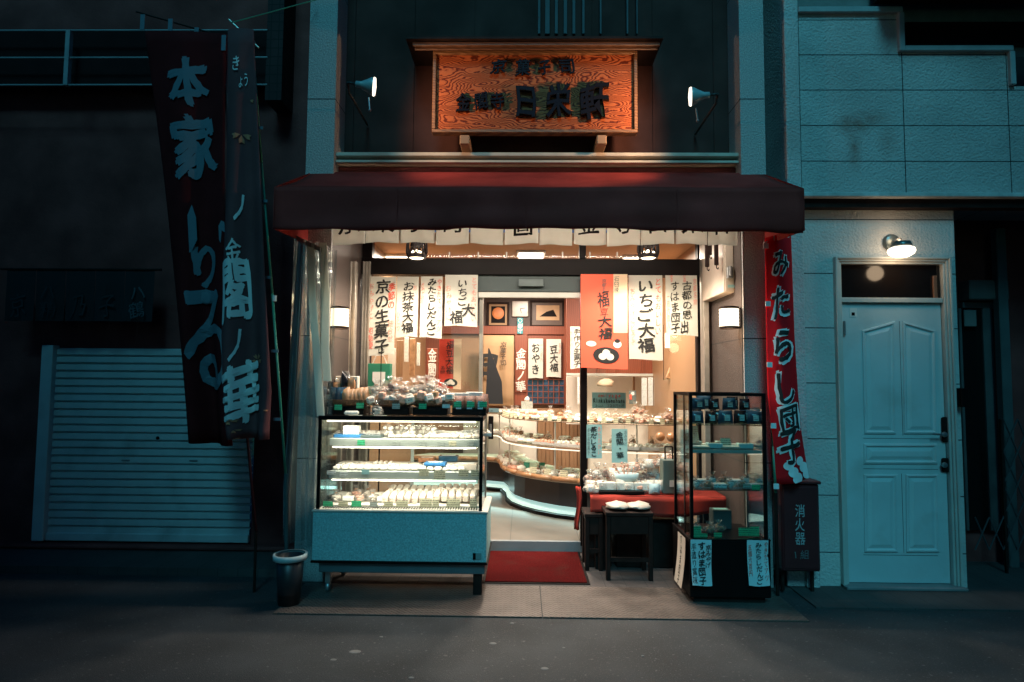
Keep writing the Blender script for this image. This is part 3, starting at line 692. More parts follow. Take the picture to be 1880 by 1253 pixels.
# ================================================================ WALL LANTERNS
for a, b, y, lab in ((606, 640, 4.66, 'lit cylindrical wall lantern on the left stone pier'), (1321, 1356, 4.66, 'lit cylindrical wall lantern on the right stone pier under the cream box')):
    x0, x1, z0, z1 = rc(a, 566, b, 602, y); cx = (x0+x1)/2; r = (x1-x0)/2
    t = thing('wall_lantern', (cx, y, z0), lab, 'wall lantern', 'wall lanterns')
    prof = []
    for k in range(13): prof.append((r*.965 + (.0025 if k % 2 else 0), z0+(z1-z0)*k/12))
    MB().lathe([(p, q) for p, q in prof], (cx, y, 0), 24).build('lamp_shade', mat('lit_shade', (.9, .8, .6), .6, var=0, emit=(1, .82, .60), es=1.9), t, True)
    mb = MB()
    for z in (z0, z1): mb.lathe([(0, z-.008), (r, z-.008), (r, z+.008), (0, z+.008)], (cx, y, 0), 24)
    wx = xl if cx < 0 else xr
    mb.box(cx, wx, y-.02, y+.02, z0-.007, z0+.004); mb.box(wx-.012, wx+.012, y-.035, y+.05, z0, z1); mb.build('bracket', M['blackwood'], t)
    point('lantern_light', (cx, y-.02, z0-.06), 1.1, (1, .68, .40), .05); point('lantern_light', (cx, y-.02, z1+.06), .8, (1, .68, .40), .05)
    point('lantern_light', (cx + (-.02 if cx > 0 else .02), y+r+.05, (z0+z1)/2), 1.6, (1, .68, .40), .04)

# ================================================================ CREAM ELECTRIC BOX on the right pier
x0, x1, z0, z1 = rc(1328, 452, 1366, 536, 4.78)
t = thing('meter_box', (xr, 4.85, 2.0), 'cream metal equipment box high on the right stone pier', 'meter box')
p = [W(1328, 540, 4.78), W(1367, 537, 4.78), W(1292, 549, 5.32)]
zA, zB = W(1328, 537, 4.78).z, 2.72
MB().box(x0, xr-.001, 4.78, 5.34, zA, zB, .004).build('box_body', M['boxcream'], t)
mb = MB().box(x0+.012, xr-.012, 4.772, 4.779, zA+.012, zB-.01, .002); mb.build('box_lid', M['boxcream'], t)
x0b, x1b, z0b, z1b = rc(1334, 490, 1345, 512, 4.76); mb = MB().box(x0b, x1b, 4.745, 4.771, z0b, z1b, .006); mb.rod(((x0b+x1b)/2, 4.735, z0b+.02), ((x0b+x1b)/2, 4.745, z1b), .012); mb.build('latch', M['steel'], t)
x0b, x1b, z0b, z1b = rc(1337, 523, 1352, 528, 4.76); MB().box(x0b, x1b, 4.768, 4.7715, z0b, z1b).build('sticker', M['blue'], t)
x0b, x1b, z0b, z1b = rc(1348, 527, 1362, 535, 4.76); MB().lathe([(0, -.0), (.028, .0)], ((x0b+x1b)/2, 4.7705, (z0b+z1b)/2), 16, sy=.6, axis='y').build('sticker', mat('orange_sticker', (.7, .3, .15), .6), t)
# black hooked straps hanging beside it
for k, (px, py) in enumerate(((1296, 492), (1313, 489), (1301, 470))):
    a, b, c, e = rc(px-4, 448, px+4, py, 4.80); cx = (a+b)/2
    mb = MB().box(a, b, 4.765, 4.777, c, e+.1, .004); mb.tube([(cx, 4.77, c), (cx, 4.77, c-.02), (cx+.012, 4.77, c-.03), (cx+.015, 4.77, c-.015)], .004, 6)
    mb.build('hanging_strap', M['blackwood'], label=['long black strap with hook at the left edge of the cream box', 'black strap with hook hanging in front of the cream box', 'short black strap between the two hooked straps'][k], cat='strap', group='black straps by the cream box')

# ================================================================ LEFT BUILDING
YL = 5.2
lb = thing('neighbour_building', (-4, YL, 0), 'dark left neighbouring building with a balcony rail and a small roller shutter', 'building')
xe = X(563, YF, 250)
a, b, c, e = rc(92, 640, 461, 984, YL)
mb = MB(); mb.box(-9, a-.12, YL+.06, YL+.5, 0, 7); mb.box(b, xe-.001, YL+.06, YL+.5, 0, 7); mb.box(a-.12, b, YL+.06, YL+.5, e, 7); mb.box(a-.12, b, YL+.06, YL+.5, 0, c)
mb.build('wall', M['dark_wall'], lb)
sh = MB(); nsl = 24; hh = (e-c)/nsl
for k in range(nsl):
    z = c+k*hh
    sh.add([(a, YL+.05, z), (b, YL+.05, z), (b, YL+.022, z+hh*.16), (a, YL+.022, z+hh*.16), (b, YL+.022, z+hh*.80), (a, YL+.022, z+hh*.80), (b, YL+.05, z+hh*.93), (a, YL+.05, z+hh*.93), (b, YL+.05, z+hh), (a, YL+.05, z+hh)], [(0,1,2,3), (3,2,4,5), (5,4,6,7), (7,6,8,9)])
so = sh.build('roller_shutter', M['shutter'], lb)
MB().box(a, b, YL+.0, YL+.04, c-.05, c+.012, .004).build('shutter_bottom_bar', M['shutter'], so)
px0, px1, pz0, pz1 = rc(70, 640, 91, 984, YL)
MB().box(px0, a-.005, YL-.02, YL+.059, c-.05, e+.02, .004).build('shutter_frame', M['shutter'], lb)
for px, py in ((287, 805),): q = W(px, py, YL); MB().lathe([(0, -.004), (.014, -.004), (.014, .01)], (q.x, YL+.02, q.z), 12, axis='y').build('lock', M['black'], so)
for px, py in ((228, 846), (353, 847)):
    q = W(px, py, YL); mb = MB(); mb.box(q.x-.035, q.x+.035, YL+.016, YL+.021, q.z-.006, q.z+.006, .002); mb.build('shutter_handle', M['steel'], so)
MB().box(-9, xe-.01, YL-.06, YL+.059, .10, c-.10, .01).build('base_course', M['dark_wall'], lb)
# balcony rail
YR_ = 5.0
mb = MB()
M['rail'] = mat('rail_paint', (.32, .34, .35), .5)
for py in (57, 107, 157):
    q0, q1 = W(-150, py, YR_), W(491, py-1, YR_); mb.rod(q0, q1, .008)
q = W(125, 110, YR_); mb.box(q.x-.018, q.x+.018, YR_-.02, YR_+.02, W(125, 158, YR_).z, W(125, 57, YR_).z)
mb.build('balcony_rail', M['rail'], lb)
a, b, c, e = rc(0, 60, 491, 157, YR_+.12); MB().box(-9, b, YR_+.1, YR_+.12, c, e).build('balcony_panel', mat('balcony_panel', (.03, .014, .014), .9, spec=.05), lb)
a, b, c, e = rc(490, -60, 520, 184, YR_); M['tile'] = mat('wall_tile', (.05, .03, .03), .7, spec=.1, var=.15); add_joints(M['tile'], (.065, 0), (.075, 0), .008)
MB().box(a, b, YR_, YL+.059, c, e).build('tiled_column', M['tile'], lb)
mb = MB(); mb.rod(W(425, 42, 4.0), W(580, 0, 4.55), .004, n=6); mb.build('rope', M['pole_green'], label='thin green rope running from the banner pole to the building corner', cat='rope')
# dark noren with dim characters on the left building
a, b, c, e = rc(10, 495, 283, 590, 5.02)
t = thing('dark_curtain', ((a+b)/2, 5.02, c), 'dark cloth curtain with barely visible characters above the roller shutter', 'shop curtain')
ws = (b-a)/5
for i, s in enumerate(('京', '精', '乃', '子', '鶴')):
    x0 = a+i*ws+.004; x1 = a+(i+1)*ws-.004
    def S(u, v, x0=x0, x1=x1, i=i): return Vector((x0+(x1-x0)*u, 5.02+.012*v*math.sin(u*6+i), e+(c-e)*v))
    pn = MB().sheet(S, 8, 5).build('curtain_panel', mat('dark_curtain_cloth', (.02, .014, .016), .9), t)
    mb = MB(); text_col(mb, ('ハ' + s) if i in (1, 4) else s, x0+.05, x1-.05, c+.02, e-.12 if i in (1, 4) else e-.2, lambda u, v, w=0: Vector((u, 5.0, v)), weight=.0)
    mb.build('lettering', mat('dim_lettering', (.022 + .05*(i == 4), .03 + .06*(i == 4), .035 + .07*(i == 4)), .9), pn)
MB().rod((a-.05, 5.02, e), (b+.05, 5.02, e), .01).build('curtain_rod', M['blackwood'], t)

# ================================================================ RIGHT BUILDING
rb = thing('white_building', (3.5, YF, 0), 'rendered right neighbouring building with jointed wall slabs', 'building')
xp0, xp1 = X(1441, YF, 200), X(1467, YF, 200); zl = W(1600, 366, YF).z
JH = M['stucco_hi']; add_joints(JH, (.772, -xp1+3.5 + .772 - .0), (.272, -zl + .272*20 - .012), .007)
xw1 = 8.0
add_rust(JH, W(1568, 235, YF) - Vector((3.5, YF, 0)))
mb = MB(); mb.box(xp1+.012, xw1, YF+.004, YF+.6, zl, 4.02); mb.box(W(1652, 60, YF).x, xw1, YF+.004, YF+.6, 3.98, 3.99)
mb = MB(); zc = W(1560, 24, YF).z; zc2 = W(1700, 92, YF).z; xs1 = W(1650, 60, YF).x; xs2 = W(1853, 120, YF).x; zc3 = W(1853, 158, YF).z
mb.box(xp1+.012, xs1, YF+.004, YF+.6, zl, zc); mb.box(xs1, xs2, YF+.005, YF+.6, zl, zc2); mb.box(xs2, xw1, YF+.006, YF+.6, zl, zc3)
mb.build('upper_wall', JH, rb)
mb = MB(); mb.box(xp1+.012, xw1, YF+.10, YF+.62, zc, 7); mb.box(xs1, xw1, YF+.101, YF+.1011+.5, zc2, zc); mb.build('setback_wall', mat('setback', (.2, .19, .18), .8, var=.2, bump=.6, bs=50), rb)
mb = MB(); mb.box(xp1, xs1+.02, YF-.03, YF+.1, zc-.01, zc+.035, .005); mb.box(xs1-.012, xs1+.03, YF-.029, YF+.1, zc2-.02, zc-.01, .005); mb.box(xs1+.03, xs2+.02, YF-.028, YF+.1, zc2-.02, zc2+.022, .005); mb.box(xs2-.01, xs2+.03, YF-.027, YF+.1, zc3, zc2-.02, .005)
mb.build('wall_trim', mat('trim', (.34, .36, .36), .6), rb)
a, b, c, e = rc(1658, 46, 1900, 86, YF+.09); MB().box(a, b+3, YF+.05, YF+.099, c, e).build('upper_window', M['black_gloss'], rb)
a, b, c, e = rc(1620, -40, 1900, 14, YF-.1); MB().box(a, b+3, YF-.38, YF+.02, c+.10, e+.5).build('eave', M['blackwood'], rb)
mb = MB(); mb.box(xp0, xp1, YF-.02, YF+.6, zl-.0, 7, .006); mb.build('pilaster', M['stucco'], rb)
xd0, xd1 = X(1540, YF, 760), X(1756, YF, 760); xw = X(1768, YF, 700); xg = X(1478, YF, 700)
zdt = W(1650, 472, YF).z
M['stucco_lo'] = mat('stucco_lower', (.56, .53, .50), .85, var=.12, vs=3, bump=1.0, bs=55, dirt=(.42, .38, .35), ds=1.1); add_joints(M['stucco_lo'], (0, 0), (.405, -W(1500, 605, YF).z + .405*5 -.01), .007)
mb = MB(); mb.box(xg-.09, xd0, YF+.035, YF+.6, .012, zl); mb.box(xd1, xw, YF+.035, YF+.4, .012, zl); mb.box(xd0, xd1, YF+.035, YF+.6, zdt, zl)
mb.build('lower_wall', M['stucco_lo'], rb)
MB().box(xg-.15, xg+.015, YF+.01, YF+.03, .012, zl, .004).build('corner_strip', M['stucco'], rb)
mb = MB(); mb.box(xg-.02, xw1, YF-.10, YF+.034, zl-.012, zl+.022, .006); mb.build('ledge', mat('ledge_stone', (.5, .5, .48), .7, var=.3, vs=9), rb)
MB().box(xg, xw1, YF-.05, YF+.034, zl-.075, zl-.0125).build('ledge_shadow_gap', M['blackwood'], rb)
# deep recess at the far right: side door with glass, grey heater, gate
YG = 5.25
MB().box(xw, xw1, YG+.06, YG+.3, 0, zl+.3).build('recess_wall', M['dark_wall'], rb)
mb = MB()
for a_, b_, c_, e_ in ((1768, 555, 1830, 566), (1812, 566, 1830, 975), (1768, 566, 1773, 975)):
    x0, x1, z0, z1 = rc(a_, b_, c_, e_, YG); mb.box(x0, x1, YG, YG+.05, z0, z1, .004)
so = mb.build('side_door_frame', mat('dim_frame', (.10, .09, .09), .5), rb)
x0, x1, z0, z1 = rc(1773, 566, 1812, 975, YG); MB().box(x0, x1, YG+.02, YG+.03, z0, z1).build('side_door_glass', M['black_gloss'], so)
x0, x1, z0, z1 = rc(1768, 517, 1840, 553, YG); MB().box(x0, x1, YG-.08, YG+.059, z0, z1, .01).build('shutter_housing', mat('housing', (.14, .12, .11), .5), rb)
x0, x1, z0, z1 = rc(1768, 570, 1790, 600, YG); mb = MB().box(x0, x1, YG-.02, YG-.003, z0, z1, .004); mb.build('notice', M['white_dim'] if 'white_dim' in M else mat('notice_paper', (.2, .19, .18), .7), rb)
x0, x1, z0, z1 = rc(1838, 430, 1856, 1010, YG-.1); MB().box(x0, x1, YG-.12, YG-.05, .012, zl-.08, .006).build('drain_pipe', mat('pipe', (.09, .1, .1), .5), rb)
gt = thing('folding_gate', (X(1850, 5.0, 900), 5.0, .012), 'dark folding lattice gate at the right edge beside the pale door', 'gate')
mb = MB()
for k in range(5):
    for j in range(4):
        a0 = W(1790+k*26, 760+j*60, 5.0); 
        p = [(1790+k*26, 770+j*60), (1816+k*26, 830+j*60)]
        for (q0, q1) in (((p[0]), (p[1])), ((p[1][0], p[0][1]), (p[0][0], p[1][1]))):
            A, B = W(*q0, 5.0), W(*q1, 5.0)
            if k >= 2 or j == 3: mb.rod(A, B, .006, n=6)
mb.build('lattice', mat('gate_iron', (.045, .05, .055), .5), gt)
mb = MB()
for px in (1842, 1894): q = W(px, 900, 5.0); mb.box(q.x-.008, q.x+.008, 4.99, 5.01, .012, W(px, 770, 5.0).z)
mb.build('gate_post', M['blackwood'], gt)

# mailbox-like black plate on the corner wall
x0, x1, z0, z1 = rc(1762, 713, 1776, 748, YF-.01); MB().box(x0, x1, YF-.03, YF+.034, z0, z1, .005).build('door_plate', M['black'], label='small black metal plate on the wall edge right of the pale door', cat='wall plate')

# ================================================================ PALE PANELLED DOOR
dr = thing('panelled_door', ((xd0+xd1)/2, YF, .012), 'pale blue panelled front door with a glass transom under a round porch lamp', 'door')
def RF(a, b, c, e, Y=YF): return rc(a, b, c, e, Y)
x0, x1, z0, z1 = xd0, xd1, .012, zdt; fw = .05
for k, (ins, yy) in enumerate(((0, -.012), (.017, .000), (.034, .012))):
    mb = MB(); w = fw/3
    mb.box(x0+ins, x0+ins+w, YF+yy, YF+.12, z0, z1-ins, .003); mb.box(x1-ins-w, x1-ins, YF+yy, YF+.12, z0, z1-ins, .003); mb.box(x0+ins+w, x1-ins-w, YF+yy, YF+.12, z1-ins-w, z1-ins, .003)
    mb.build('door_casing', M['frame'], dr)
lx0, lx1 = x0+fw+.002, x1-fw-.002; zr = W(1650, 555, YF).z
MB().box(lx0, lx1, YF+.02, YF+.11, zr-.002, zr+.035, .004).build('transom_rail', M['frame'], dr)
tg = MB().box(lx0, lx1, YF+.05, YF+.06, zr+.036, z1-fw).build('transom_glass', M['black_gloss'], dr)
x_, x__, a_, b_ = rc(1711, 507, 1718, 549, YF+.05); MB().box(x_, x__, YF+.03, YF+.048, a_, b_, .003).build('closer_arm', mat('closer_brown', (.22, .09, .05), .5), dr)
x_, x__, a_, b_ = rc(1733, 487, 1742, 508, YF+.05); MB().box(x_, x__, YF+.02, YF+.048, a_, b_, .003).build('hinge_block', M['frame'], dr)
leaf = MB(); YLf = YF+.045; z_l0, z_l1 = .035, zr-.006
leaf.box(lx0+.003, lx1-.003, YLf, YLf+.045, z_l0, z_l1, .003)
lf = leaf.build('door_leaf', M['door'], dr)
def inset(poly, d_):
    n = len(poly); out = []
    for i in range(n):
        p, q, r_ = Vector(poly[i-1]), Vector(poly[i]), Vector(poly[(i+1) % n])
        e1 = (q-p).normalized(); e2 = (r_-q).normalized(); n1 = Vector((-e1.y, e1.x)); n2 = Vector((-e2.y, e2.x))
        bi = (n1+n2).normalized(); out.append(tuple(q + bi*(d_/max(.3, bi.dot(n1)))))
    return out
def moulding(poly):
    mb = MB(); n = len(poly); prof = [(0, .0005), (.003, -.010), (.014, -.012), (.022, -.004), (.028, -.0012), (.034, -.003), (.055, -.010), (.060, -.010)]
    rings = [inset(poly, d_) for d_, _ in prof]; vs = []
    for r_, (_, h) in zip(rings, prof): vs += [(x, YLf+h, z) for x, z in r_]
    fs = [(k*n+i, k*n+(i+1) % n, (k+1)*n+(i+1) % n, (k+1)*n+i) for k in range(len(prof)-1) for i in range(n)] + [tuple(range((len(prof)-1)*n, len(prof)*n))]
    mb.add(vs, fs); o = mb.build('door_panel', M['door'], lf); return fixn(o)
def PXY(px, py): q = W(px, py, YLf); return (q.x, q.z)
moulding([PXY(1586, 797), PXY(1644, 797), PXY(1643, 590), PXY(1582, 607)])
moulding([PXY(1659, 797), PXY(1720, 797), PXY(1717, 607), PXY(1656, 590)])
moulding([PXY(1585, 852), PXY(1721, 852), PXY(1720, 815), PXY(1585, 815)])
moulding([PXY(1586, 1014), PXY(1648, 1014), PXY(1647, 871), PXY(1585, 871)])
moulding([PXY(1663, 1014), PXY(1724, 1014), PXY(1722, 871), PXY(1662, 871)])
mb = MB()
for px in (1585, 1651, 1723):
    if px == 1651:
        A, B = PXY(1651, 590), PXY(1651, 800); mb.box(A[0]-.0015, A[0]+.0015, YLf-.0006, YLf+.001, B[1], A[1])
        A, B = PXY(1655, 870), PXY(1655, 1016); mb.box(A[0]-.0015, A[0]+.0015, YLf-.0006, YLf+.001, B[1], A[1])
for py in (805, 861, 1019): A, B = PXY(1585, py), PXY(1722, py); mb.box(A[0], B[0], YLf-.0006, YLf+.001, A[1]-.0015, A[1]+.0015)
mb.build('panel_groove', M['black'], lf)
for py in (790, 854):
    a, b, c, e = rc(1727, py-24 if py == 790 else py-13, 1741, py+22 if py == 790 else py+13, YLf)
    h = MB().box(a, b, YLf-.02, YLf-.001, c, e, .008); h = h.build('lock_plate', M['blackwood'], lf)
    q = W(1733, py+8 if py == 790 else py, YLf-.03)
    mb = MB().lathe([(0, -.03), (.016, -.028), (.02, -.015), (.014, 0)], (q.x, YLf-.02, q.z), 14, axis='y')
    if py == 790: mb.rod((q.x, YLf-.045, q.z), (q.x-.09, YLf-.05, q.z+.004), .007)
    mb.build('door_handle', M['steel'], h)
for py in (602, 1018):
    a, b, c, e = rc(1550, py-13, 1555, py+13, YF); mb = MB(); mb.rod((b, YF+.035, c), (b, YF+.035, e), .008); mb.build('hinge', M['steel'], dr)
a, b, c, e = rc(1560, 566, 1573, 582, YLf); MB().box(a, b, YLf-.003, YLf-.0005, c, e).build('door_sticker', M['white'], lf)
a, b, c, e = rc(1563, 574, 1569, 580, YLf); MB().box(a, b, YLf-.0035, YLf-.003, c, e).build('sticker_mark', M['black'], lf)
MB().box(xd0, xd1, YF-.06, YF+.12, .0125, .033, .004).build('doorstep', mat('threshold', (.2, .2, .2), .5), dr)
# porch lamp
c = W(1655, 462, YF-.12); t = thing('porch_lamp', c, 'lit round glass porch lamp above the pale door', 'wall lamp')
w0 = W(1636, 446, YF+.03)
mb = MB().lathe([(0, -.03), (.05, -.028), (.062, -.015), (.062, .0)], (w0.x, YF+.034, w0.z), 24, axis='y'); mb.build('back_plate', mat('lamp_bronze', (.16, .18, .17), .35, .6), t, True)
mb = MB().tube([(w0.x, YF, w0.z), (w0.x+.01, YF-.06, w0.z+.005), (c.x, YF-.10, c.z+.065)], .014); mb.build('arm', M['steel'], t, True)
MB().lathe([(0, .07), (.06, .068), (.068, .045), (.068, .03), (.055, .03)], c, 24).build('lamp_cap', MATS['lamp_bronze'], t, True)
MB().lathe([(.055, .035), (.085, .02), (.090, .0), (.08, -.02), (.05, -.038), (0, -.045)], c, 24).build('lamp_glass', mat('lit_lamp_glass', (.9, .8, .65), .4, var=0, emit=(1, .86, .66), es=2.6), t, True)
point('porch_light', c + Vector((0, .0, -.10)), 1.5, (1, .72, .46), .06)
point('porch_light', c + Vector((0, .03, .12)), .9, (1, .72, .46), .05)

# dark gap between shop and right building is closed far back
MB().box(X(1405, YF, 250), xp0, 5.6, 5.8, 0, 7).build('alley_wall', M['dark_wall'], kind='structure')
# unseen buildings added across the street to block part of the daylight
for x0, x1, h, lab in ((-16, -2.3, 15, 'unseen building added across the street on the left to block daylight'), (2.65, 16, 15, 'unseen building added across the street on the right to block daylight')):
    t = thing('daylight_blocker', ((x0+x1)/2, -8, 0), lab, 'building')
    MB().box(x0, x1, -9, -6.5, 0, h).build('wall', M['dark_wall'], t)
    for k in range(4):
        for j in range(3): MB().box(x0+1+k*3, x0+2.4+k*3, -6.5, -6.46, 1+j*2.7, 2.4+j*2.7).build('window', M['black_gloss'], t)

# ================================================================ POSTERS on the shop windows
YP = YD - .055
def poster(a, b, c, e, Y, label, cols, m='paper', cat='poster', group=None, name='poster', curl=.022, tilt=0, extra=None):
    x0, x1, z0, z1 = rc(a, b, c, e, Y); w = x1-x0; h = z1-z0
    ph = random.random()*6
    def S(u, v):
        return Vector((x0+w*u + tilt*v, Y - curl*(v**2)*(1+.5*math.sin(u*3+ph)) - .006*math.sin(v*5+ph)*(.4+u), z1-h*v + .006*math.sin(u*4+ph)*v))
    cx = (x0+x1)/2
    t = thing(name, (cx, Y, z0), label, cat, group)
    MB().sheet(S, 8, 12, .0008).build('paper', M[m], t)
    def SS(a_, b_, w_=0): return S((a_-x0)/w, (z1-b_)/h) - Vector((0, .0055, 0))
    for (s, u0, v0, u1, v1, ink, wt) in cols:
        mb = MB(); text_col(mb, s, x0+w*u0, x0+w*u1, z1-h*v1, z1-h*v0, SS, weight=wt, wob=.035, rise=.12)
        mb.build('lettering', M[ink], t)
    if extra: extra(t, lambda u, v, o=.0045: S(u, v) - Vector((0, o, 0)), w, h)
    return t
G1 = 'posters hung in the shop windows'
poster(675, 508, 726, 653, YP, 'long white poster with orange side writing at the far left of the window', [('京の生菓子', .26, .04, .80, .98, 'ink', .03), ('季節の', .72, .08, .98, .42, 'ink_red', .02), ('詰合せ', .74, .56, .96, .84, 'ink_pink', .0), ('おみやげに', .02, .08, .22, .55, 'ink_pink', .0), ('宅急便', .02, .64, .24, .92, 'ink_red', .0)], group=G1)
poster(728, 508, 768, 620, YP, 'slim white poster with five black characters, second from the left of the window', [('お抹茶大福', .26, .08, .82, .94, 'ink', .018), ('おいしい', .74, .14, .94, .55, 'ink_pink', .0), ('ひとつ', .02, .58, .2, .9, 'ink_pink', .0)], group=G1)
poster(772, 508, 812, 621, YP, 'slim white poster with bold flowing kana, third from the left of the window', [('みたらし', .2, .03, .86, .56, 'ink', .04), ('だんご', .2, .56, .86, .97, 'ink', .035), ('やきたて', .74, .04, .98, .45, 'ink_red', .0), ('アツアツ', .74, .48, .98, .9, 'ink_pink', .0), ('名物', .0, .1, .18, .5, 'ink_pink', .0)], group=G1)
poster(817, 505, 877, 600, YP, 'wide short white poster beside the door opening', [('いちご', .30, .08, .78, .62, 'ink', .02), ('大', .52, .56, .95, .82, 'ink', .02), ('福', .16, .7, .56, .98, 'ink', .02), ('とてもおいしい', .80, .04, .98, .9, 'ink_pink', .0), ('おみやげに', .02, .2, .2, .9, 'ink_pink', .0)], group=G1)
def plate_pic(t, S, w, h):
    # dark oval tray with three dumplings, wrapped sweets, cream strip
    def disc(cx, cz, rx, rz, m, name, o, n=22):
        vs = [S(cx, cz, o)] + [S(cx+rx*math.cos(2*math.pi*i/n), cz+rz*math.sin(2*math.pi*i/n), o) for i in range(n)]
        mb = MB().add(vs, [(0, i+1, (i+1) % n+1) for i in range(n)]); mb.build(name, M[m], t)
    def patch(u0, v0, u1, v1, m, name, o=.002):
        mb = MB(); mb.grid(lambda a, b: S(u0+(u1-u0)*a, v0+(v1-v0)*b, o), 4, 8); mb.build(name, M[m], t)
    patch(.70, .0, 1, .62, 'poster_cream', 'cream_strip')
    disc(.54, .86, .28, .085, 'ink', 'printed_tray', .0046)
    for u, v in ((.46, .875), (.62, .875), (.54, .835)): disc(u, v, .085, .036, 'mochi', 'printed_dumpling', .0052 + .0004*v)
    disc(.22, .745, .11, .03, 'mochi', 'printed_sweet', .0046); disc(.78, .74, .09, .04, 'mochi', 'printed_sweet', .0046)
    disc(.78, .705, .06, .022, 'ink', 'printed_seaweed', .0050)
M['poster_red'] = mat('poster_red', (.85, .12, .06), .7, var=0); M['poster_cream'] = mat('poster_cream', (.82, .58, .38), .7, var=.03)
nn = M['poster_red'].node_tree; b_ = nn.nodes['Principled BSDF']; tc = nn.nodes.new('ShaderNodeTexCoord'); sp = nn.nodes.new('ShaderNodeSeparateXYZ'); nn.links.new(tc.outputs['Object'], sp.inputs[0])
crr = nn.nodes.new('ShaderNodeValToRGB'); nn.links.new(sp.outputs['Z'], crr.inputs[0])
el = crr.color_ramp.elements; el[0].position = .08; el[0].color = (.74, .66, .56, 1); el[1].position = .80; el[1].color = (.8, .45, .33, 1)
for pos, c in ((.22, (.84, .5, .34)), (.30, (.85, .16, .09)), (.55, (.85, .10, .06)), (.70, (.82, .22, .13))): q = el.new(pos); q.color = (*c, 1)
poster(1066, 504, 1152, 677, YP-.035, 'large red and cream poster with a picture of three dumplings on a dark tray', [('福', .36, .18, .62, .36, 'ink', .012), ('豆', .40, .36, .60, .44, 'ink', .0), ('大福', .36, .44, .68, .70, 'ink', .02), ('京都', .44, .05, .56, .14, 'ink_grey', .0), ('名菓', .42, .14, .56, .2, 'ink_grey', .0), ('石臼挽', .71, .02, .82, .2, 'ink_grey', .0)], m='poster_red', group=G1, extra=plate_pic)
poster(1154, 506, 1216, 661, YP, 'long white poster with large black kana right of the red poster', [('いちご大福', .22, .04, .80, .92, 'ink', .03), ('とてもおいしい', .78, .03, .97, .70, 'ink_red', .0), ('おみやげにどうぞ', .04, .15, .2, .85, 'ink_pink', .0)], group=G1)
poster(1222, 506, 1280, 617, YP, 'white poster packed with two columns of black writing at the far right of the window', [('古都の思', .50, .10, .82, .74, 'ink', .012), ('出', .42, .76, .70, .98, 'ink', .02), ('すはま団子', .14, .10, .44, .97, 'ink', .012), ('京みや', .08, .0, .3, .12, 'ink_red', .0), ('げ名物', .5, .0, .7, .12, 'ink_red', .0), ('京都名物', .86, .05, .98, .5, 'ink_pink', .0), ('一箱六個入', .02, .3, .12, .9, 'ink_pink', .0)], group=G1)

# ---- things hanging further inside
G2 = 'posters hung inside the shop'
yi = YB-.12
poster(970, 622, 997, 695, yi, 'small cream poster with three kana left on the red back wall', [('おやき', .2, .1, .8, .92, 'ink', .02), ('一つ百円', .8, .1, .97, .6, 'ink_pink', 0)], group=G2, curl=.02)
poster(1003, 623, 1030, 693, yi, 'small cream poster with three kanji right on the red back wall', [('豆大福', .22, .16, .8, .88, 'ink', .02), ('名物', .82, .1, .97, .4, 'ink_pink', 0)], group=G2, curl=.02)
poster(1047, 600, 1066, 677, 7.0, 'narrow cream poster just left of the black door post', [('手作り生菓子', .3, .05, .98, .97, 'ink', .01), ('季節の', .0, .1, .25, .5, 'ink_pink', 0)], group=G2)
M['poster_red2'] = mat('plain_poster_red', (.80, .07, .04), .7, var=.05)
def plate2(t, S, w, h):
    n = 20
    def disc(cx, cz, rx, rz, m, name, o):
        vs = [S(cx, cz, o)] + [S(cx+rx*math.cos(2*math.pi*i/n), cz+rz*math.sin(2*math.pi*i/n), o) for i in range(n)]
        MB().add(vs, [(0, i+1, (i+1) % n+1) for i in range(n)]).build(name, M[m], t)
    MB().grid(lambda a, b: S(.66+.34*a, b, .002), 4, 6).build('cream_strip', M['poster_cream'], t)
    disc(.55, .88, .3, .08, 'ink', 'printed_tray', .0046)
    for u, v in ((.46, .89), (.63, .89), (.55, .855)): disc(u, v, .1, .036, 'mochi', 'printed_dumpling', .0052+.0004*v)
poster(806, 623, 847, 714, 6.2, 'small red and cream poster hanging behind the packed baskets', [('福豆大福', .30, .04, .64, .72, 'ink', .01), ('名物', .06, .55, .28, .72, 'ink', 0)], m='poster_red2', group=G2, extra=plate2)
# vertical wooden sign boards with white characters
for (a, b, c, e, y, s, lab) in ((946, 640, 967, 720, YB-.13, '金閣ノ華', 'red wooden board with white characters beside the two small posters'), (784, 640, 803, 720, 6.6, '金閣華', 'red wooden board with white characters behind the baskets')):
    x0, x1, z0, z1 = rc(a, b, c, e, y); t = thing('wooden_board', ((x0+x1)/2, y, z0), lab, 'wall sign')
    MB().box(x0, x1, y, y+.02, z0, z1, .003).build('board', M['wood_red'], t)
    mb = MB(); text_col(mb, s, x0+.01, x1-.01, z0, z1, flat(y-.004), weight=.03); mb.build('lettering', M['ink_white'], t)
# pale cloth with characters hung in the doorway at the back
x0, x1, z0, z1 = rc(886, 616, 943, 745, 8.7)
t = thing('back_curtain', ((x0+x1)/2, 8.7, z0), 'tan cloth curtain with black characters at the back of the shop', 'curtain')
def S(u, v): return Vector((x0+(x1-x0)*u, 8.7+.015*math.sin(u*14)*v, z1-(z1-z0)*v))
MB().sheet(S, 16, 6).build('cloth', mat('tan_cloth', (.46, .28, .15), .9, trans=.2, var=.08), t, True)
mb = MB(); a, b, c, e = rc(918, 628, 930, 672, 8.66); text_col(mb, '京菓子司', a, b, c, e, flat(8.66), weight=.01); mb.build('lettering', M['ink'], t)
mb = MB(); a, b, c, e = rc(884, 652, 912, 692, 8.66); letter(mb, '日', (a+b)/2, (c+e)/2, b-a, e-c, flat(8.66), weight=.06, fit=True, rise=0); mb.build('crest', M['ink'], t)
x0, x1, z0, z1 = rc(893, 640, 924, 742, 8.4)
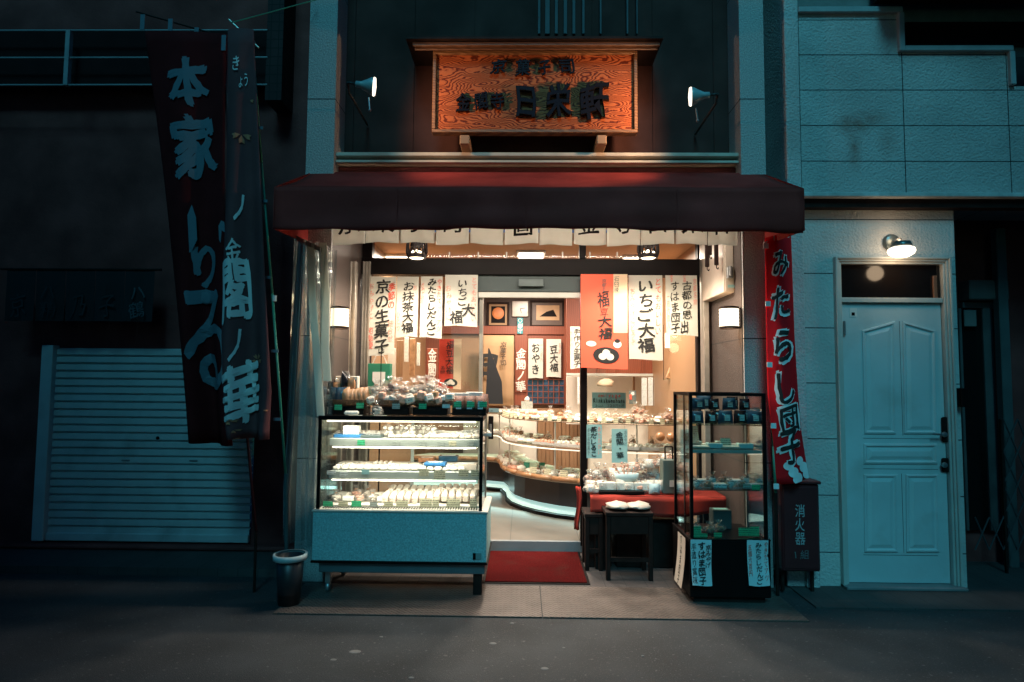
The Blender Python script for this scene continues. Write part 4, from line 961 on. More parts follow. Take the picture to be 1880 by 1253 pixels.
mb = MB().prism([(x0+.02, z1), (x0+.035, z1), (x1-.02, z0+.3), (x1, z0), (x0-.01, z0)], 8.4, 8.43); mb.build('black_cloth', mat('dark_slate_cloth', (.007, .008, .011), .8), label='tall tapering black cloth cover standing in front of the tan curtain', cat='cover')
# framed pictures and clock on the back wall
def framed(a, b, c, e, lab, inner, name='framed_picture', cat='picture'):
    x0, x1, z0, z1 = rc(a, b, c, e, YB-.06); t = thing(name, ((x0+x1)/2, YB-.06, z0), lab, cat)
    w = .03; mb = MB(); y0, y1 = YB-.07, YB-.031
    mb.box(x0, x1, y0, y1, z1-w, z1, .003); mb.box(x0, x1, y0, y1, z0, z0+w, .003); mb.box(x0, x0+w, y0+.001, y1, z0+w, z1-w); mb.box(x1-w, x1, y0+.001, y1, z0+w, z1-w)
    mb.build('frame', M['blackwood'], t); inner(t, x0, x1, z0, z1); return t
def in1(t, x0, x1, z0, z1):
    MB().box(x0+.03, x1-.03, YB-.05, YB-.04, z0+.03, z1-.03).build('mount', mat('mount_tan', (.35, .2, .1), .6), t)
    MB().box(x0+.06, x1-.06, YB-.052, YB-.0501, z0+.06, z1-.06).build('picture', M['black'], t)
    MB().lathe([(0, -.014), (.06, -.010), (.085, 0)], ((x0+x1)/2, YB-.052, (z0+z1)/2+.02), 22, axis='y').build('medallion', mat('orange_disc', (.6, .2, .07), .5), t)
framed(894, 555, 935, 601, 'dark framed picture of an orange disc on the back wall', in1)
def in2(t, x0, x1, z0, z1):
    MB().box(x0+.03, x1-.03, YB-.05, YB-.04, z0+.03, z1-.03).build('mount', mat('mount_brown', (.10, .06, .045), .5), t)
    MB().box(x0+.09, x1-.07, YB-.053, YB-.0501, z0+.1, z1-.07).build('picture', mat('picture_tan', (.5, .3, .16), .5), t)
    cx, cz = (x0+x1)/2+.01, (z0+z1)/2; MB().prism([(cx-.12, cz-.04), (cx+.13, cz-.04), (cx+.08, cz+.06), (cx-.02, cz+.03)], YB-.056, YB-.0535).build('painted_hill', M['black'], t)
framed(973, 552, 1036, 601, 'wide dark framed picture of a hill on the back wall', in2)
x0, x1, z0, z1 = rc(940, 553, 970, 582, YB-.06); t = thing('wall_clock', ((x0+x1)/2, YB-.06, z0), 'square grey clock face between the two framed pictures', 'clock')
MB().box(x0, x1, YB-.07, YB-.031, z0, z1, .008).build('clock_body', mat('clock_grey', (.42, .36, .3), .3), t); cx, cz = (x0+x1)/2, (z0+z1)/2
MB().rod((cx, YB-.074, cz), (cx+.02, YB-.074, cz-.06), .003, n=6).build('hour_hand', M['black'], t); MB().rod((cx, YB-.076, cz), (cx+.07, YB-.076, cz+.01), .003, n=6).build('minute_hand', M['black'], t)
x0, x1, z0, z1 = rc(950, 584, 960, 613, YB-.13); t = thing('paper_slip', ((x0+x1)/2, YB-.13, z0), 'small teal slip with white marks hanging under the clock', 'paper slip')
MB().box(x0, x1, YB-.13, YB-.128, z0, z1).build('paper', mat('teal_slip', (.02, .26, .3), .6), t); mb = MB(); text_col(mb, '○御守', x0, x1, z0, z1, flat(YB-.133), weight=.0); mb.build('lettering', M['ink_white'], t)
# lattice window at the back
x0, x1, z0, z1 = rc(968, 697, 1036, 742, YB-.1); t = thing('lattice_screen', ((x0+x1)/2, YB-.1, z0), 'red lattice screen with dark blue panes under the small posters', 'lattice screen')
MB().box(x0, x1, YB-.08, YB-.07, z0, z1).build('panes', mat('dark_blue_pane', (.03, .06, .11), .2, var=.6, vs=12), t)
mb = MB()
for k in range(8): x = x0+(x1-x0)*k/7; mb.box(x-.005, x+.005, YB-.10, YB-.081, z0, z1)
for k in range(5): z = z0+(z1-z0)*k/4; mb.box(x0, x1, YB-.103, YB-.1005, z-.005, z+.005)
mb.build('lattice_bars', M['wood_red'], t)
# cupboards under the shelves at the back
def cab(a, b, c, e, y, m, lab, nd):
    x0, x1, z0, z1 = rc(a, b, c, e, y); t = thing('wall_cupboard', ((x0+x1)/2, y, z0), lab, 'cupboard', 'cupboards behind the counter')
    MB().box(x0, x1, y, y+.3, ZI, z1).build('carcass', M[m], t); w = (x1-x0)/nd
    for k in range(nd):
        mb = MB(); a_, b_ = x0+k*w+.006, x0+(k+1)*w-.006; mb.box(a_, b_, y-.018, y-.001, ZI+.05, z1-.02, .004); d_ = mb.build('cupboard_door', M[m], t)
        if m != 'cream': MB().box(a_+.05, b_-.05, y-.024, y-.0185, ZI+.12, z1-.1, .003).build('door_panel', M[m], d_)
cab(850, 752, 986, 872, 8.55, 'cream', 'cream cupboard behind the left end of the curved counter', 3)
cab(987, 752, 1075, 872, 8.5, 'wood_light', 'wooden panelled cupboard behind the middle of the curved counter', 6)
cab(1084, 768, 1206, 880, 7.9, 'cream', 'cream cupboard seen under the shelf behind the right window', 2)
cab(1206, 768, 1226, 880, 7.9, 'wood_light', 'narrow wooden cupboard side behind the right window', 1)

# ================================================================ CURVED GLASS COUNTER
cp = [(-1.5, 7.95), (-.9, 7.93), (-.5, 7.90), (-.31, 7.80), (-.245, 7.5), (-.225, 7.2), (-.165, 6.94), (-.05, 6.71), (.11, 6.51), (.31, 6.34), (.55, 6.21), (.82, 6.11), (1.1, 6.04), (1.35, 6.0), (1.55, 5.99)]
def back(p, d=.42): return (p[0] + .62*d*max(0, min(1, (1.0-p[0])/.8)), p[1] + d)
def ribbon(mb, z0, z1, inset_=0, d=.42):
    f = [back(p, inset_) for p in cp]; bk = [back(p, d) for p in cp]; n = len(cp)
    vs = [(x, y, z1) for x, y in f] + [(x, y, z1) for x, y in bk] + [(x, y, z0) for x, y in f] + [(x, y, z0) for x, y in bk]
    fs = []
    for i in range(n-1): fs += [(i, i+1, n+i+1, n+i), (2*n+i, 3*n+i, 3*n+i+1, 2*n+i+1), (i, 2*n+i, 2*n+i+1, i+1), (n+i, n+i+1, 3*n+i+1, 3*n+i)]
    fs += [(0, n, 3*n, 2*n), (n-1, 3*n-1, 4*n-1, 2*n-1)]
    mb.add(vs, fs); return mb
ct = thing('sweets_counter', (.3, 6.6, ZI), 'curved glass sweets counter with wooden edge and lit dark base', 'counter')
ribbon(MB(), .20, .455, .13).build('counter_base', mat('counter_base_dark', (.03, .032, .04), .35), ct)
ribbon(MB(), .455, .50, .015).build('counter_deck', M['cream'], ct)
mb = MB(); pts = [Vector((p[0], p[1], .49)) for p in cp]; mb.tube(pts, .026, 10); mb.build('wooden_edge', M['wood_edge'], ct, True)
ribbon(MB(), ZI+.0, .125, .06).build('toe_rail', M['black'], ct)
M['kick'] = mat('lit_kick_strip', (.7, .85, .8), .4, var=0, emit=(.62, 1, .92), es=.6)
ribbon(MB(), .132, .158, .09).build('kick_light', M['kick'], ct)
for z, nm in ((1.05, 'top_shelf'), (.80, 'middle_shelf')):
    o = ribbon(MB(), z, z+.010, .0).build(nm, M['shelfglass'], ct)
    if nm == 'middle_shelf':
        mb = MB(); mb.tube([Vector((p[0], p[1]+.03, z-.02)) for p in cp], .006, 6); mb.build('shelf_lamp', mat('lit_tube', (.9, .9, .8), .4, var=0, emit=(1, .88, .7), es=1.4), ct)
    mb = MB(); mb.tube([Vector((p[0], p[1]-.004, z+.005)) for p in cp], .006, 6); mb.build('shelf_trim', mat('shelf_trim_brown', (.25, .16, .1), .4, .3), ct)
for i in (3, 6, 9, 12):
    p = back(cp[i], .04); MB().rod((p[0], p[1], .50), (p[0], p[1], 1.05), .008).build('shelf_post', M['alu_pale'], ct)
area('kick_glow', (.2, 6.55, .13), 1.4, .1, 1.3, (.6, 1, .95), (R(-35), 0, R(-35)))
area('kick_glow', (-.55, 7.8, .13),   .6, .08, .6, (.6, 1, .95), (R(-40), 0, 0))

# ================================================================ SWEETS: templates, each a thing
def stuffcol(): return random.choice(['mochi', 'mochi_pink', 'pack_white', 'pack_print', 'brown_sweet'])
def mk_box(m, lid, w, d_, h, label, group, name='sweet_box', cat='box'):
    t = thing(name, (0, 0, 0), label, cat, group)
    MB().box(-w/2, w/2, -d_/2, d_/2, 0, h, .003).build('box_body', M[m], t)
    if lid: MB().box(-w*.36, w*.36, -d_*.3, d_*.3, h+.0005, h+.0015).build('label', M[lid], t)
    return t
def mk_tray(m, label, group):
    t = thing('sweets_tray', (0, 0, 0), label, 'tray', group)
    mb = MB(); mb.box(-.075, .075, -.05, .05, 0, .006, .002); mb.box(-.075, .075, -.05, -.046, .006, .022); mb.box(-.075, .075, .046, .05, .006, .022); mb.box(-.075, -.071, -.046, .046, .006, .022); mb.box(.071, .075, -.046, .046, .006, .022)
    mb.build('tray', M['white'], t)
    for i in range(4):
        for j in range(2): MB().blob((-.052+i*.035, -.022+j*.044, .022), .016, .018, .016, 8, 5, .2, i*3+j).build('sweet', M[m], t, True)
    return t
def mk_bag(m, label, group, w=.06, h=.07, tie=True):
    t = thing('sweets_bag', (0, 0, 0), label, 'bag', group)
    mb = MB(); rg = random.Random(len(label))
    for k in range(9):
        a_ = rg.random()*6.28; q_ = rg.random()**.5; mb.blob((math.cos(a_)*q_*w*.55, math.sin(a_)*q_*w*.4, h*(.2+.62*rg.random()**1.3)), w*.30, w*.26, w*.22, 7, 5, .3, k)
    mb.build('contents', M[m], t, True)
    mb = MB(); prof = [(w*.9, .002), (w*1.02, h*.4), (w*.8, h*.9), (w*.22, h*1.2), (w*.18, h*1.28), (w*.55, h*1.75)]
    n = 16; vs = []
    for i in range(n):
        th = 2*math.pi*i/n
        for j, (r, z) in enumerate(prof):
            k = 1 + .12*math.sin(i*2.7+j*1.3); vs.append((r*k*math.cos(th), r*k*.75*math.sin(th), z))
    q = len(prof); mb.add(vs, [(i*q+j, ((i+1) % n)*q+j, ((i+1) % n)*q+j+1, i*q+j+1) for i in range(n) for j in range(q-1)])
    mb.build('wrapper', M['cello'], t, True)
    if tie: MB().lathe([(w*.2, h*1.18), (w*.25, h*1.23), (w*.2, h*1.28)], (0, 0, 0), 10).build('tie', M['wood_edge'], t)
    return t
def mk_pouch(m, label, group, lab='whitecard', w=.05, h=.085, d_=.03):
    t = thing('sweets_pouch', (0, 0, 0), label, 'pouch', group)
    mb = MB()
    def S(u, v):
        k = math.sin(math.pi*min(1, v*1.05))**.5; return Vector(((u-.5)*2*w*(1-.12*v*v)*1.0, -d_*k*math.sin(math.pi*u)**.5*(1+.15*noise.noise(Vector((u*4, v*4, w*99)))), h*v))
    mb.grid(S, 8, 8); mb.grid(lambda u, v: Vector((S(1-u, v).x, -S(1-u, v).y*.8, S(u, v).z)), 8, 8)
    mb.build('pouch_body', M[m], t, True)
    if lab: MB().box(-w*.35, w*.35, -d_*1.12-.002, -d_*1.12, h*.25, h*.7).build('label', M[lab], t)
    return t
def mk_pack(m, label, group, w=.03, d_=.07, h=.045):
    return tag(MB().box(-w, w, -d_, d_, 0, h, .01).build('wrapped_sweet', M[m], base=(0, 0, 0)), label, 'wrapped sweet', group)
def mk_bun(m, label, group, r=.028):
    return tag(MB().blob((0, 0, r*.7), r*1.2, r*1.2, r*.8, 12, 7, .12, 3, flat=.85).build('bun', M[m], smooth=True, base=(0, 0, 0)), label, 'sweet', group)
def mk_card(m, label, group, w=.055, h=.042):
    mb = MB(); mb.add([(-w/2, 0, 0), (w/2, 0, 0), (w/2, .012, h), (-w/2, .012, h), (-w/2, .0015, 0), (w/2, .0015, 0), (w/2, .0135, h), (-w/2, .0135, h)], [(0,1,2,3), (5,4,7,6), (0,4,5,1), (3,2,6,7), (0,3,7,4), (1,5,6,2)])
    return tag(mb.build('price_card', M[m], base=(0, 0, 0)), label, 'price card', group)
first = set(); SC = 1.0
def put(tpl, x, y, z, rz=0, s=1, label=None, group=None, rx=0):
    o = tpl if tpl.name not in first else copy_tree(tpl)
    first.add(tpl.name); o.location = (x, y, z); o.rotation_euler = (rx, 0, rz); o.scale = (s*SC, s*SC, s*SC) if not isinstance(s, tuple) else s
    if label: o['label'] = label
    if group: o['group'] = group
    return o

# ---- counter goods, spread along the curve
SC = 1.3
def along(t):   # t in 0..1 from the far left corner to the right end
    i0 = 2; seg = (len(cp)-1-i0)*t; i = min(len(cp)-2, i0+int(seg)); k = seg-(i-i0)
    a, b = Vector(cp[i]), Vector(cp[i+1]); p = a.lerp(b, k); d_ = (b-a).normalized(); return p, math.atan2(d_.y, d_.x)
def scatter(z, tpls, n, rows, t0=0, t1=1, jit=.012, smin=.8, smax=1.2, off=.05, dep=.11):
    for r_ in range(rows):
        for k in range(n):
            t = t0 + (t1-t0)*(k + .5*(r_ % 2) + random.uniform(-.15, .15))/n
            if t > 1 or t < 0: continue
            p, a = along(t); q = back((p.x, p.y), off + dep*r_)
            put(random.choice(tpls), q[0]+random.uniform(-jit, jit), q[1]+random.uniform(-jit, jit), z, a+random.uniform(-.15, .15), random.uniform(smin, smax))
gA, gB, gC = 'sweets on the top counter shelf', 'sweets on the middle counter shelf', 'sweets on the counter deck'
tA = [mk_pack('mochi_pink', 'pink wrapped sweet on the curved top glass shelf', gA, .035, .03, .03), mk_pack('pack_print', 'printed wrapped sweet on the curved top glass shelf', gA, .03, .035, .03),
      mk_bag('mochi', 'cellophane bag of pale sweets on the curved top glass shelf', gA, .034, .042), mk_pack('pack_white', 'white wrapped sweet on the curved top glass shelf', gA, .03, .035, .026), mk_bun('brown_sweet', 'brown bun on the curved top glass shelf', gA, .022)]
scatter(1.06, tA, 34, 3, .10, 1, off=.09, dep=.09)
scatter(1.095, tA, 16, 1, .30, 1, off=.24, dep=.09)
tcd = mk_card('creamcard', 'small cream price card at the front of the top glass shelf', 'price cards on the top counter shelf', .034, .04)
for k in range(22):
    p, a = along(.26 + .72*k/21)
    if k in (7, 12, 17): continue
    put(tcd, p.x, p.y+.015, 1.062, a*.6)
tB = [mk_box('pack_white', 'mochi_pink', .10, .08, .03, 'white sweet box with pink label on the middle glass shelf', gB), mk_tray('mochi', 'white tray of pale buns on the middle glass shelf', gB), mk_tray('mochi_pink', 'white tray of pink buns on the middle glass shelf', gB), mk_pack('pack_white', 'white wrapped cake on the middle glass shelf', gB, .04, .05, .03)]
scatter(.811, tB, 19, 2, .03, .97, off=.08, dep=.13)
tB2 = [mk_pack('pack_print', 'printed wrapped cake stacked on the middle glass shelf', gB, .035, .04, .03), mk_bag('brown_sweet', 'cellophane bag of brown sweets stacked on the middle glass shelf', gB, .032, .036)]
scatter(.855, tB2, 14, 1, .1, .95, off=.2, dep=.1)
tC = [mk_bag('brown_sweet', 'cellophane bag of brown sweets on the wooden edged deck', gC, .034, .036), mk_pack('pack_white', 'white wrapped cake on the wooden edged deck', gC, .035, .04, .03), mk_bun('mochi', 'white bun on the wooden edged deck', gC, .028), mk_pack('mochi_pink', 'pink wrapped cake on the wooden edged deck', gC, .03, .035, .028)]
scatter(.501, tC, 24, 2, .08, .98, off=.07, dep=.10)
tD = mk_box('pack_white', 'pack_print', .16, .12, .05, 'large white sweet box on the wooden edged deck', gC)
scatter(.501, [tD], 9, 1, .10, .98, off=.29, dep=.1)
M['greenplain'] = mat('green_card', (.02, .22, .14), .6)
gcd = mk_card('greenplain', 'green price card leaning on the counter deck edge', 'green price cards on the counter deck', .055, .055)
ccd = mk_card('creamcard', 'cream price card leaning on the counter deck edge', 'cream price cards on the counter deck', .06, .045)
for px in (966, 994): p = G(px, 862, .52); put(gcd, p.x, p.y+.02, .517, -.5)
for t in (.50, .56, .62, .68, .74, .80): p, a = along(t); put(ccd, p.x, p.y+.02, .517, a*.6)
SC = 1.0
# the small grey sign with a bow on the top shelf, and the label on the door frame
x0, x1, z0, z1 = rc(957, 737, 978, 751, 7.0); t = thing('shelf_sign', ((x0+x1)/2, 7.0, z0), 'small grey sign card with a white sweet above it on the top shelf', 'sign card')
MB().box(x0, x1, 6.99, 6.995, z0, z1).build('card', M['greycard'], t); MB().blob(((x0+x1)/2, 7.02, z1+.02), .03, .02, .03, 10, 6, .4, 2).build('bow', M['mochi'], t, True)
x0, x1, z0, z1 = rc(897, 764, 906, 806, 5.48); t = thing('door_handle_bar', ((x0+x1)/2, 5.47, z0), 'black upright door handle bar beside the glass display case', 'door handle')
MB().box(x0, x1, 5.44, 5.47, z0, z1, .004).build('handle_plate', M['black'], t); MB().rod(((x0+x1)/2, 5.43, z0+.02), ((x0+x1)/2, 5.43, z0+.13), .010).build('grip', M['steel'], t)
x0, x1, z0, z1 = rc(889, 750, 916, 757, 5.44); mb = MB().box(x0, x1, 5.44, 5.443, z0, z1); t = thing('door_label', ((x0+x1)/2, 5.44, z0), 'small grey blue label strip reading Auto on the sliding door', 'label'); mb.build('plate', M['blue_dim'] if 'blue_dim' in M else mat('label_blue', (.2, .32, .34), .6), t)
mb = MB(); text_row(mb, 'Auto', x0+.01, x0+.075, z0+.004, z1-.004, flat(5.436), weight=.02, wob=0, rise=0); mb.build('lettering', M['ink'], t)

# blue cards on the right window
YW = YD-.05
def bluecard(a, b, c, e, Y, lab, cols=(), rows=()):
    x0, x1, z0, z1 = rc(a, b, c, e, Y); t = thing('sign_card', ((x0+x1)/2, Y, z0), lab, 'sign card', 'pale blue sign cards'); w, h = x1-x0, z1-z0
    MB().box(x0, x1, Y, Y+.0015, z0, z1).build('card', M['blue'], t)
    for s, u0, v0, u1, v1, ink, wt in cols:
        mb = MB(); text_col(mb, s, x0+w*u0, x0+w*u1, z1-h*v1, z1-h*v0, flat(Y-.002), weight=wt); mb.build('lettering', M[ink], t)
    for s, u0, v0, u1, v1, ink, wt in rows:
        mb = MB(); text_row(mb, s, x0+w*u0, x0+w*u1, z1-h*v1, z1-h*v0, flat(Y-.002), weight=wt, wob=.03, rise=.03); mb.build('lettering', M[ink], t)
bluecard(1087, 721, 1149, 750, 5.75, 'wide pale blue card with handwritten price on the top glass shelf', rows=[('omiyage', .16, .02, .86, .34, 'ink_red', .01), ('Kinkakunohana', .03, .3, .98, .70, 'ink', .03), ('2コ入 320円+税', .08, .72, .95, .95, 'ink_grey', .0)])
bluecard(1077, 780, 1105, 842, YW, 'upright pale blue card directly beside the black door post', cols=[('茶だしるこ', .22, .06, .7, .96, 'ink', .03), ('あたたかい', .72, .05, .95, .9, 'ink_pink', .0), ('冬の名物菓子', .04, .1, .22, .9, 'ink_grey', .0)])
bluecard(1123, 788, 1152, 850, YW, 'upright pale blue card in the middle of the right window', cols=[('金閣・華', .24, .08, .78, .88, 'ink', .012), ('おみやげ', .78, .04, .98, .5, 'ink_grey', .0)])
# strings with the cards on the window
# hanging bundles at the far right inside
x0, x1, z0, z1 = rc(1221, 630, 1270, 698, 6.7)
t = thing('hanging_shelf', ((x0+x1)/2, 6.75, z0), 'round glass rack holding tilted brown packets at the right inside the window', 'rack')
MB().lathe([(0, z0), (.15, z0+.002), (.155, z0+.012)], ((x0+x1)/2, 6.75, 0), 24, sy=.6).build('rack_plate', M['shelfglass'], t)
mb = MB(); mb.rod(((x0+x1)/2+.14, 6.78, z0), ((x0+x1)/2+.14, 6.78, z1+.2), .003, n=5); mb.rod(((x0+x1)/2-.14, 6.78, z0), ((x0+x1)/2-.14, 6.78, z1+.2), .003, n=5); mb.build('hanging_wire', M['black'], t)
pk = tag(MB().box(-.022, .022, -.02, .02, 0, .25, .006).build('brown_packet', M['pouch_tan'], base=(0, 0, 0)), 'long brown packet leaning on the hanging glass rack', 'packet', 'brown packets on the hanging rack')
for k in range(7):
    o = put(pk, x0+.03+k*.037, 6.72+.03*(k % 2), z0+.012, 0, (1, 1, random.uniform(.8, 1.15))); o.rotation_euler = (0, R(20), 0)
for k in range(4):
    a, b, c, e = rc(1221+k*11, 612, 1230+k*11, 640+4*(k % 2), 6.7); tag(MB().box(a, b, 6.69, 6.71, c, e, .003).build('hanging_packet', M[['pack_white', 'redcloth', 'pack_print', 'pack_white'][k]]), ['white flat packet hanging leftmost above the brown packets', 'red flat packet hanging above the brown packets', 'printed packet hanging above the brown packets', 'white flat packet hanging rightmost above the brown packets'][k], 'packet', 'flat packets under the right poster')
# beige cap-like bag hanging in the kitchen opening, calendar, papers
q = W(1112, 705, 7.4); mb = MB().blob((q.x, 7.4, q.z), .10, .05, .06, 14, 8, .3, 5, flat=.5); mb.build('cloth_bag', mat('beige_cloth', (.62, .48, .34), .8), smooth=True, label='beige folded cloth bag hanging in the lit kitchen opening', cat='cloth bag')
for k, (a, b, c, e) in enumerate(((1178, 694, 1188, 745), (1190, 693, 1199, 745), (1201, 694, 1210, 745), (1060, 692, 1064, 742))):
    x0, x1, z0, z1 = rc(a, b, c, e, 7.5); tag(MB().box(x0, x1, 7.5, 7.502, z0, z1).build('paper_strip', M['whitecard']), ['leftmost of three long paper strips in the kitchen opening', 'middle of three long paper strips in the kitchen opening', 'rightmost of three long paper strips in the kitchen opening', 'narrow paper strip just left of the black door post'][k], 'paper strip', 'paper strips in the kitchen opening')
x0, x1, z0, z1 = rc(1155, 718, 1168, 742, 7.0); t = thing('desk_calendar', ((x0+x1)/2, 7, z0), 'small dark and red stand with a round mark beside the wide blue card', 'stand'); MB().box(x0, x1, 7, 7.01, z0, z1, .002).build('card', M['ink_grey'], t); MB().lathe([(0, -.003), (.02, -.003)], ((x0+x1)/2, 7, z1-.03), 14, axis='y').build('round_mark', M['white'], t); MB().box(x0+.005, x0+.03, 6.996, 6.999, z0+.05, z1-.04).build('red_patch', M['ink_red'], t)
# wreath of dried pink packets at right end of the top shelf
wr = mk_bag('mochi_pink', 'bag of pink crackers piled at the right end of the top shelf', 'cracker bags at the right end of the top shelf', .05, .06)
for k in range(7): put(wr, 1.20+random.uniform(-.12, .2), 6.0+random.uniform(0, .2), 1.06+.045*(k % 3), random.random()*3, random.uniform(.8, 1.15))
for (px, py) in ((1212, 802), (1232, 803)):
    q = W(px, py, 6.6); mb = MB().blob(q, .05, .05, .05, 16, 10); mb.build('glass_ball', mat('amber_glass', (.4, .2, .1), .1, var=.2, coat=1), smooth=True, base=q, label='round amber glass ball %s behind the right window' % ('left of the pair' if px == 1212 else 'right of the pair'), cat='glass ball', group='amber glass balls')
# stuff seen through the left window: green carton, card, paper fan
x0, x1, z0, z1 = rc(677, 668, 718, 722, 5.3)
t = thing('gift_bag', ((x0+x1)/2, 5.3, z0), 'green gift bag with a white shield mark standing behind the baskets', 'gift bag')
MB().box(x0, x1, 5.26, 5.34, z0-.1, z1, .004).build('bag_body', M['greenbox'], t)
cx, cz = (x0+x1)/2, (z0+z1)/2; w_ = (x1-x0)*.28; MB().prism([(cx-w_, cz+w_), (cx+w_, cz+w_), (cx+w_, cz-w_*.4), (cx+w_*.4, cz-w_*1.2), (cx-w_*.4, cz-w_*1.2), (cx-w_, cz-w_*.4)], 5.256, 5.2595).build('shield_mark', M['white'], t)
mb = MB(); mb.tube([(cx-.06, 5.28, z1), (cx-.03, 5.28, z1+.07), (cx+.03, 5.28, z1+.07), (cx+.06, 5.28, z1)], .003, 6); mb.build('handle', M['white'], t)
for k, (a, b, c, e, mm_) in enumerate(((728, 625, 740, 700, 'wood_light'), (742, 620, 750, 665, 'pack_white'), (752, 622, 762, 690, 'pouch_tan'), (765, 630, 771, 672, 'pack_white'), (690, 640, 726, 700, 'cream'))):
    x0, x1, z0, z1 = rc(a, b, c, e, 6.4); tag(MB().box(x0, x1, 6.4, 6.41, z0, z1, .003).build('hanging_slip', M[mm_]), ['pale wooden slip hanging left under the window posters', 'white slip hanging under the second poster', 'brown kraft slip hanging under the second poster', 'narrow white slip hanging beside the wooden board', 'cream sheet hanging behind the green gift bag'][k], 'hanging slip', 'slips hanging inside the left window')

# ================================================================ LEFT GLASS DISPLAY CASE
YC = 4.3; YCb = 4.86
xc0, xc1 = X(572, YC, 940), X(896, YC, 940); zt0, zb0 = W(735, 940, YC).z, W(735, 1032, YC).z
dc = thing('display_case', ((xc0+xc1)/2, 4.58, 0), 'large glass display case with teal speckled base, lit and full of sweets', 'display case')
MB().box(xc0+.008, xc1-.008, YC+.004, YCb, zb0, zt0-.008, .004).build('base_cabinet', M['case_teal'], dc)
mb = MB(); mb.box(xc0, xc1, YC-.002, YCb+.003, zt0-.008, zt0+.006, .003); mb.build('base_trim', M['alu_pale'], dc)
MB().box(xc0+.0, xc1-.0, YC, YCb, zb0-.016, zb0-.001, .003).build('base_kick_trim', M['black'], dc)
MB().box(xc0+.05, xc1-.02, YC+.03, YCb-.03, zb0-.085, zb0-.02, .004).build('chassis', mat('chassis_grey', (.09, .12, .13), .5), dc)
for x, y in ((xc0+.10, YC+.09), (xc0+.10, YCb-.09), (xc1-.08, YCb-.09)):
    mb = MB(); mb.box(x-.018, x+.018, y-.02, y+.02, .07, zb0-.085); c_ = mb.build('caster', M['steel'], dc)
    MB().lathe([(0, -.014), (.03, -.014), (.034, -.008), (.034, .008), (.03, .014), (0, .014)], (x, y, .04), 18, axis='x').build('wheel', M['steel'], c_, True)
MB().box(xc1-.10, xc1-.04, YC+.05, YC+.11, .006, zb0-.085, .004).build('leg', M['blackwood'], dc)
a, b, c, e = rc(868, 1016, 884, 1028, YC); pl = MB().box(a, b, YC-.001, YC+.003, c, e, .001).build('data_plate', mat('plate_teal', (.16, .3, .3), .5), dc); MB().box(a, a+.02, YC-.003, YC-.0015, c, e).build('switch', M['black'], pl)
# glass housing
gx0, gx1 = X(583, YC+.03, 850), X(886, YC+.03, 850); gz1 = W(735, 765, YC+.03).z
yg0, yg1 = YC+.02, YCb-.03; pw = .022
for x in (gx0, gx1-pw):
    MB().box(x, x+pw, yg0, yg0+pw, zt0+.007, gz1, .002).build('frame_post', M['black'], dc)
    MB().box(x, x+pw, yg1-pw, yg1, zt0+.007, gz1, .002).build('frame_post', M['alu'] , dc)
mb = MB(); mb.box(gx0, gx1, yg0-.001, yg0+pw, gz1-.028, gz1+.001); mb.box(gx0, gx1, yg1-pw, yg1+.001, gz1-.028, gz1+.001); mb.box(gx0-.001, gx0+pw, yg0+pw, yg1-pw, gz1-.028, gz1+.0005); mb.box(gx1-pw, gx1+.001, yg0+pw, yg1-pw, gz1-.028, gz1+.0005)
mb.build('top_frame', M['black'], dc)
mb = MB().box(gx0+pw, gx1-pw, yg0+pw, yg1-pw, gz1-.008, gz1-.003); mb.build('top_glass', M['caseglass'], dc)
MB().box(gx0+pw, gx1-pw, yg0+.006, yg0+.011, zt0+.008, gz1-.029).build('front_glass', M['caseglass'], dc)
for x in (gx0+.006, gx1-.011): MB().box(x, x+.005, yg0+pw, yg1-pw, zt0+.008, gz1-.029).build('side_glass', M['caseglass'], dc)
for k in range(2):
    xm = gx0+pw+(gx1-gx0-2*pw)*k/2; MB().box(xm+.006, xm+(gx1-gx0-2*pw)/2-.006, yg1-.012, yg1-.007, zt0+.03, gz1-.03).build('rear_glass', M['caseglass'], dc)
MB().box((gx0+gx1)/2-.012, (gx0+gx1)/2+.012, yg1-.015, yg1-.003, zt0+.01, gz1-.029).build('rear_door_stile', mat('stile_grey', (.38, .45, .42), .4), dc)
M['tube'] = mat('lit_shelf_tube', (.9, .9, .85), .4, var=0, emit=(1, .88, .68), es=2.4)
shz = [W(735, 806, YC+.11).z, W(735, 866, YC+.11).z]
for z in shz:
    s_ = MB().box(gx0+.065, gx1-.03, YC+.13, yg1-.04, z-.006, z, .001).build('shelf', M['shelfglass2'] if 'shelfglass2' in M else mat('shelf_board', (.62, .66, .6), .3), dc)
    MB().box(gx0+.055, gx1-.028, YC+.105, YC+.129, z-.052, z, .003).build('shelf_edge', M['shelf_grey'], s_)
    MB().rod((gx0+.08, YC+.10, z-.060), (gx1-.05, YC+.10, z-.060), .005).build('shelf_tube', M['tube'], s_)
    area('shelf_light', ((gx0+gx1)/2, YC+.085, z-.066), gx1-gx0-.2, .02, 4.2, (1, .90, .74), (R(22), 0, 0))
MB().rod((gx0+.05, yg0+.035, gz1-.036), (gx1-.05, yg0+.035, gz1-.036), .006).build('top_tube', M['tube'], dc)
area('case_top_light', ((gx0+gx1)/2, yg0+.035, gz1-.045), gx1-gx0-.2, .02, 5.0, (1, .90, .74), (R(22), 0, 0))
zd = zt0+.007
MB().box(gx0+.03, gx1-.03, yg0+.10, yg1-.05, zd, zd+.012).build('deck', M['cream'], dc)
mb = MB()
for k in range(60): x = gx0+.04+(gx1-gx0-.08)*k/59; mb.box(x-.003, x+.003, yg0+.03, yg0+.09, zd+.001, zd+.006)
mb.build('vent_grille', M['black'], dc)

g1, g2, g3 = 'sweets on the upper shelf of the display case', 'sweets on the lower shelf of the display case', 'sweets on the floor of the display case'
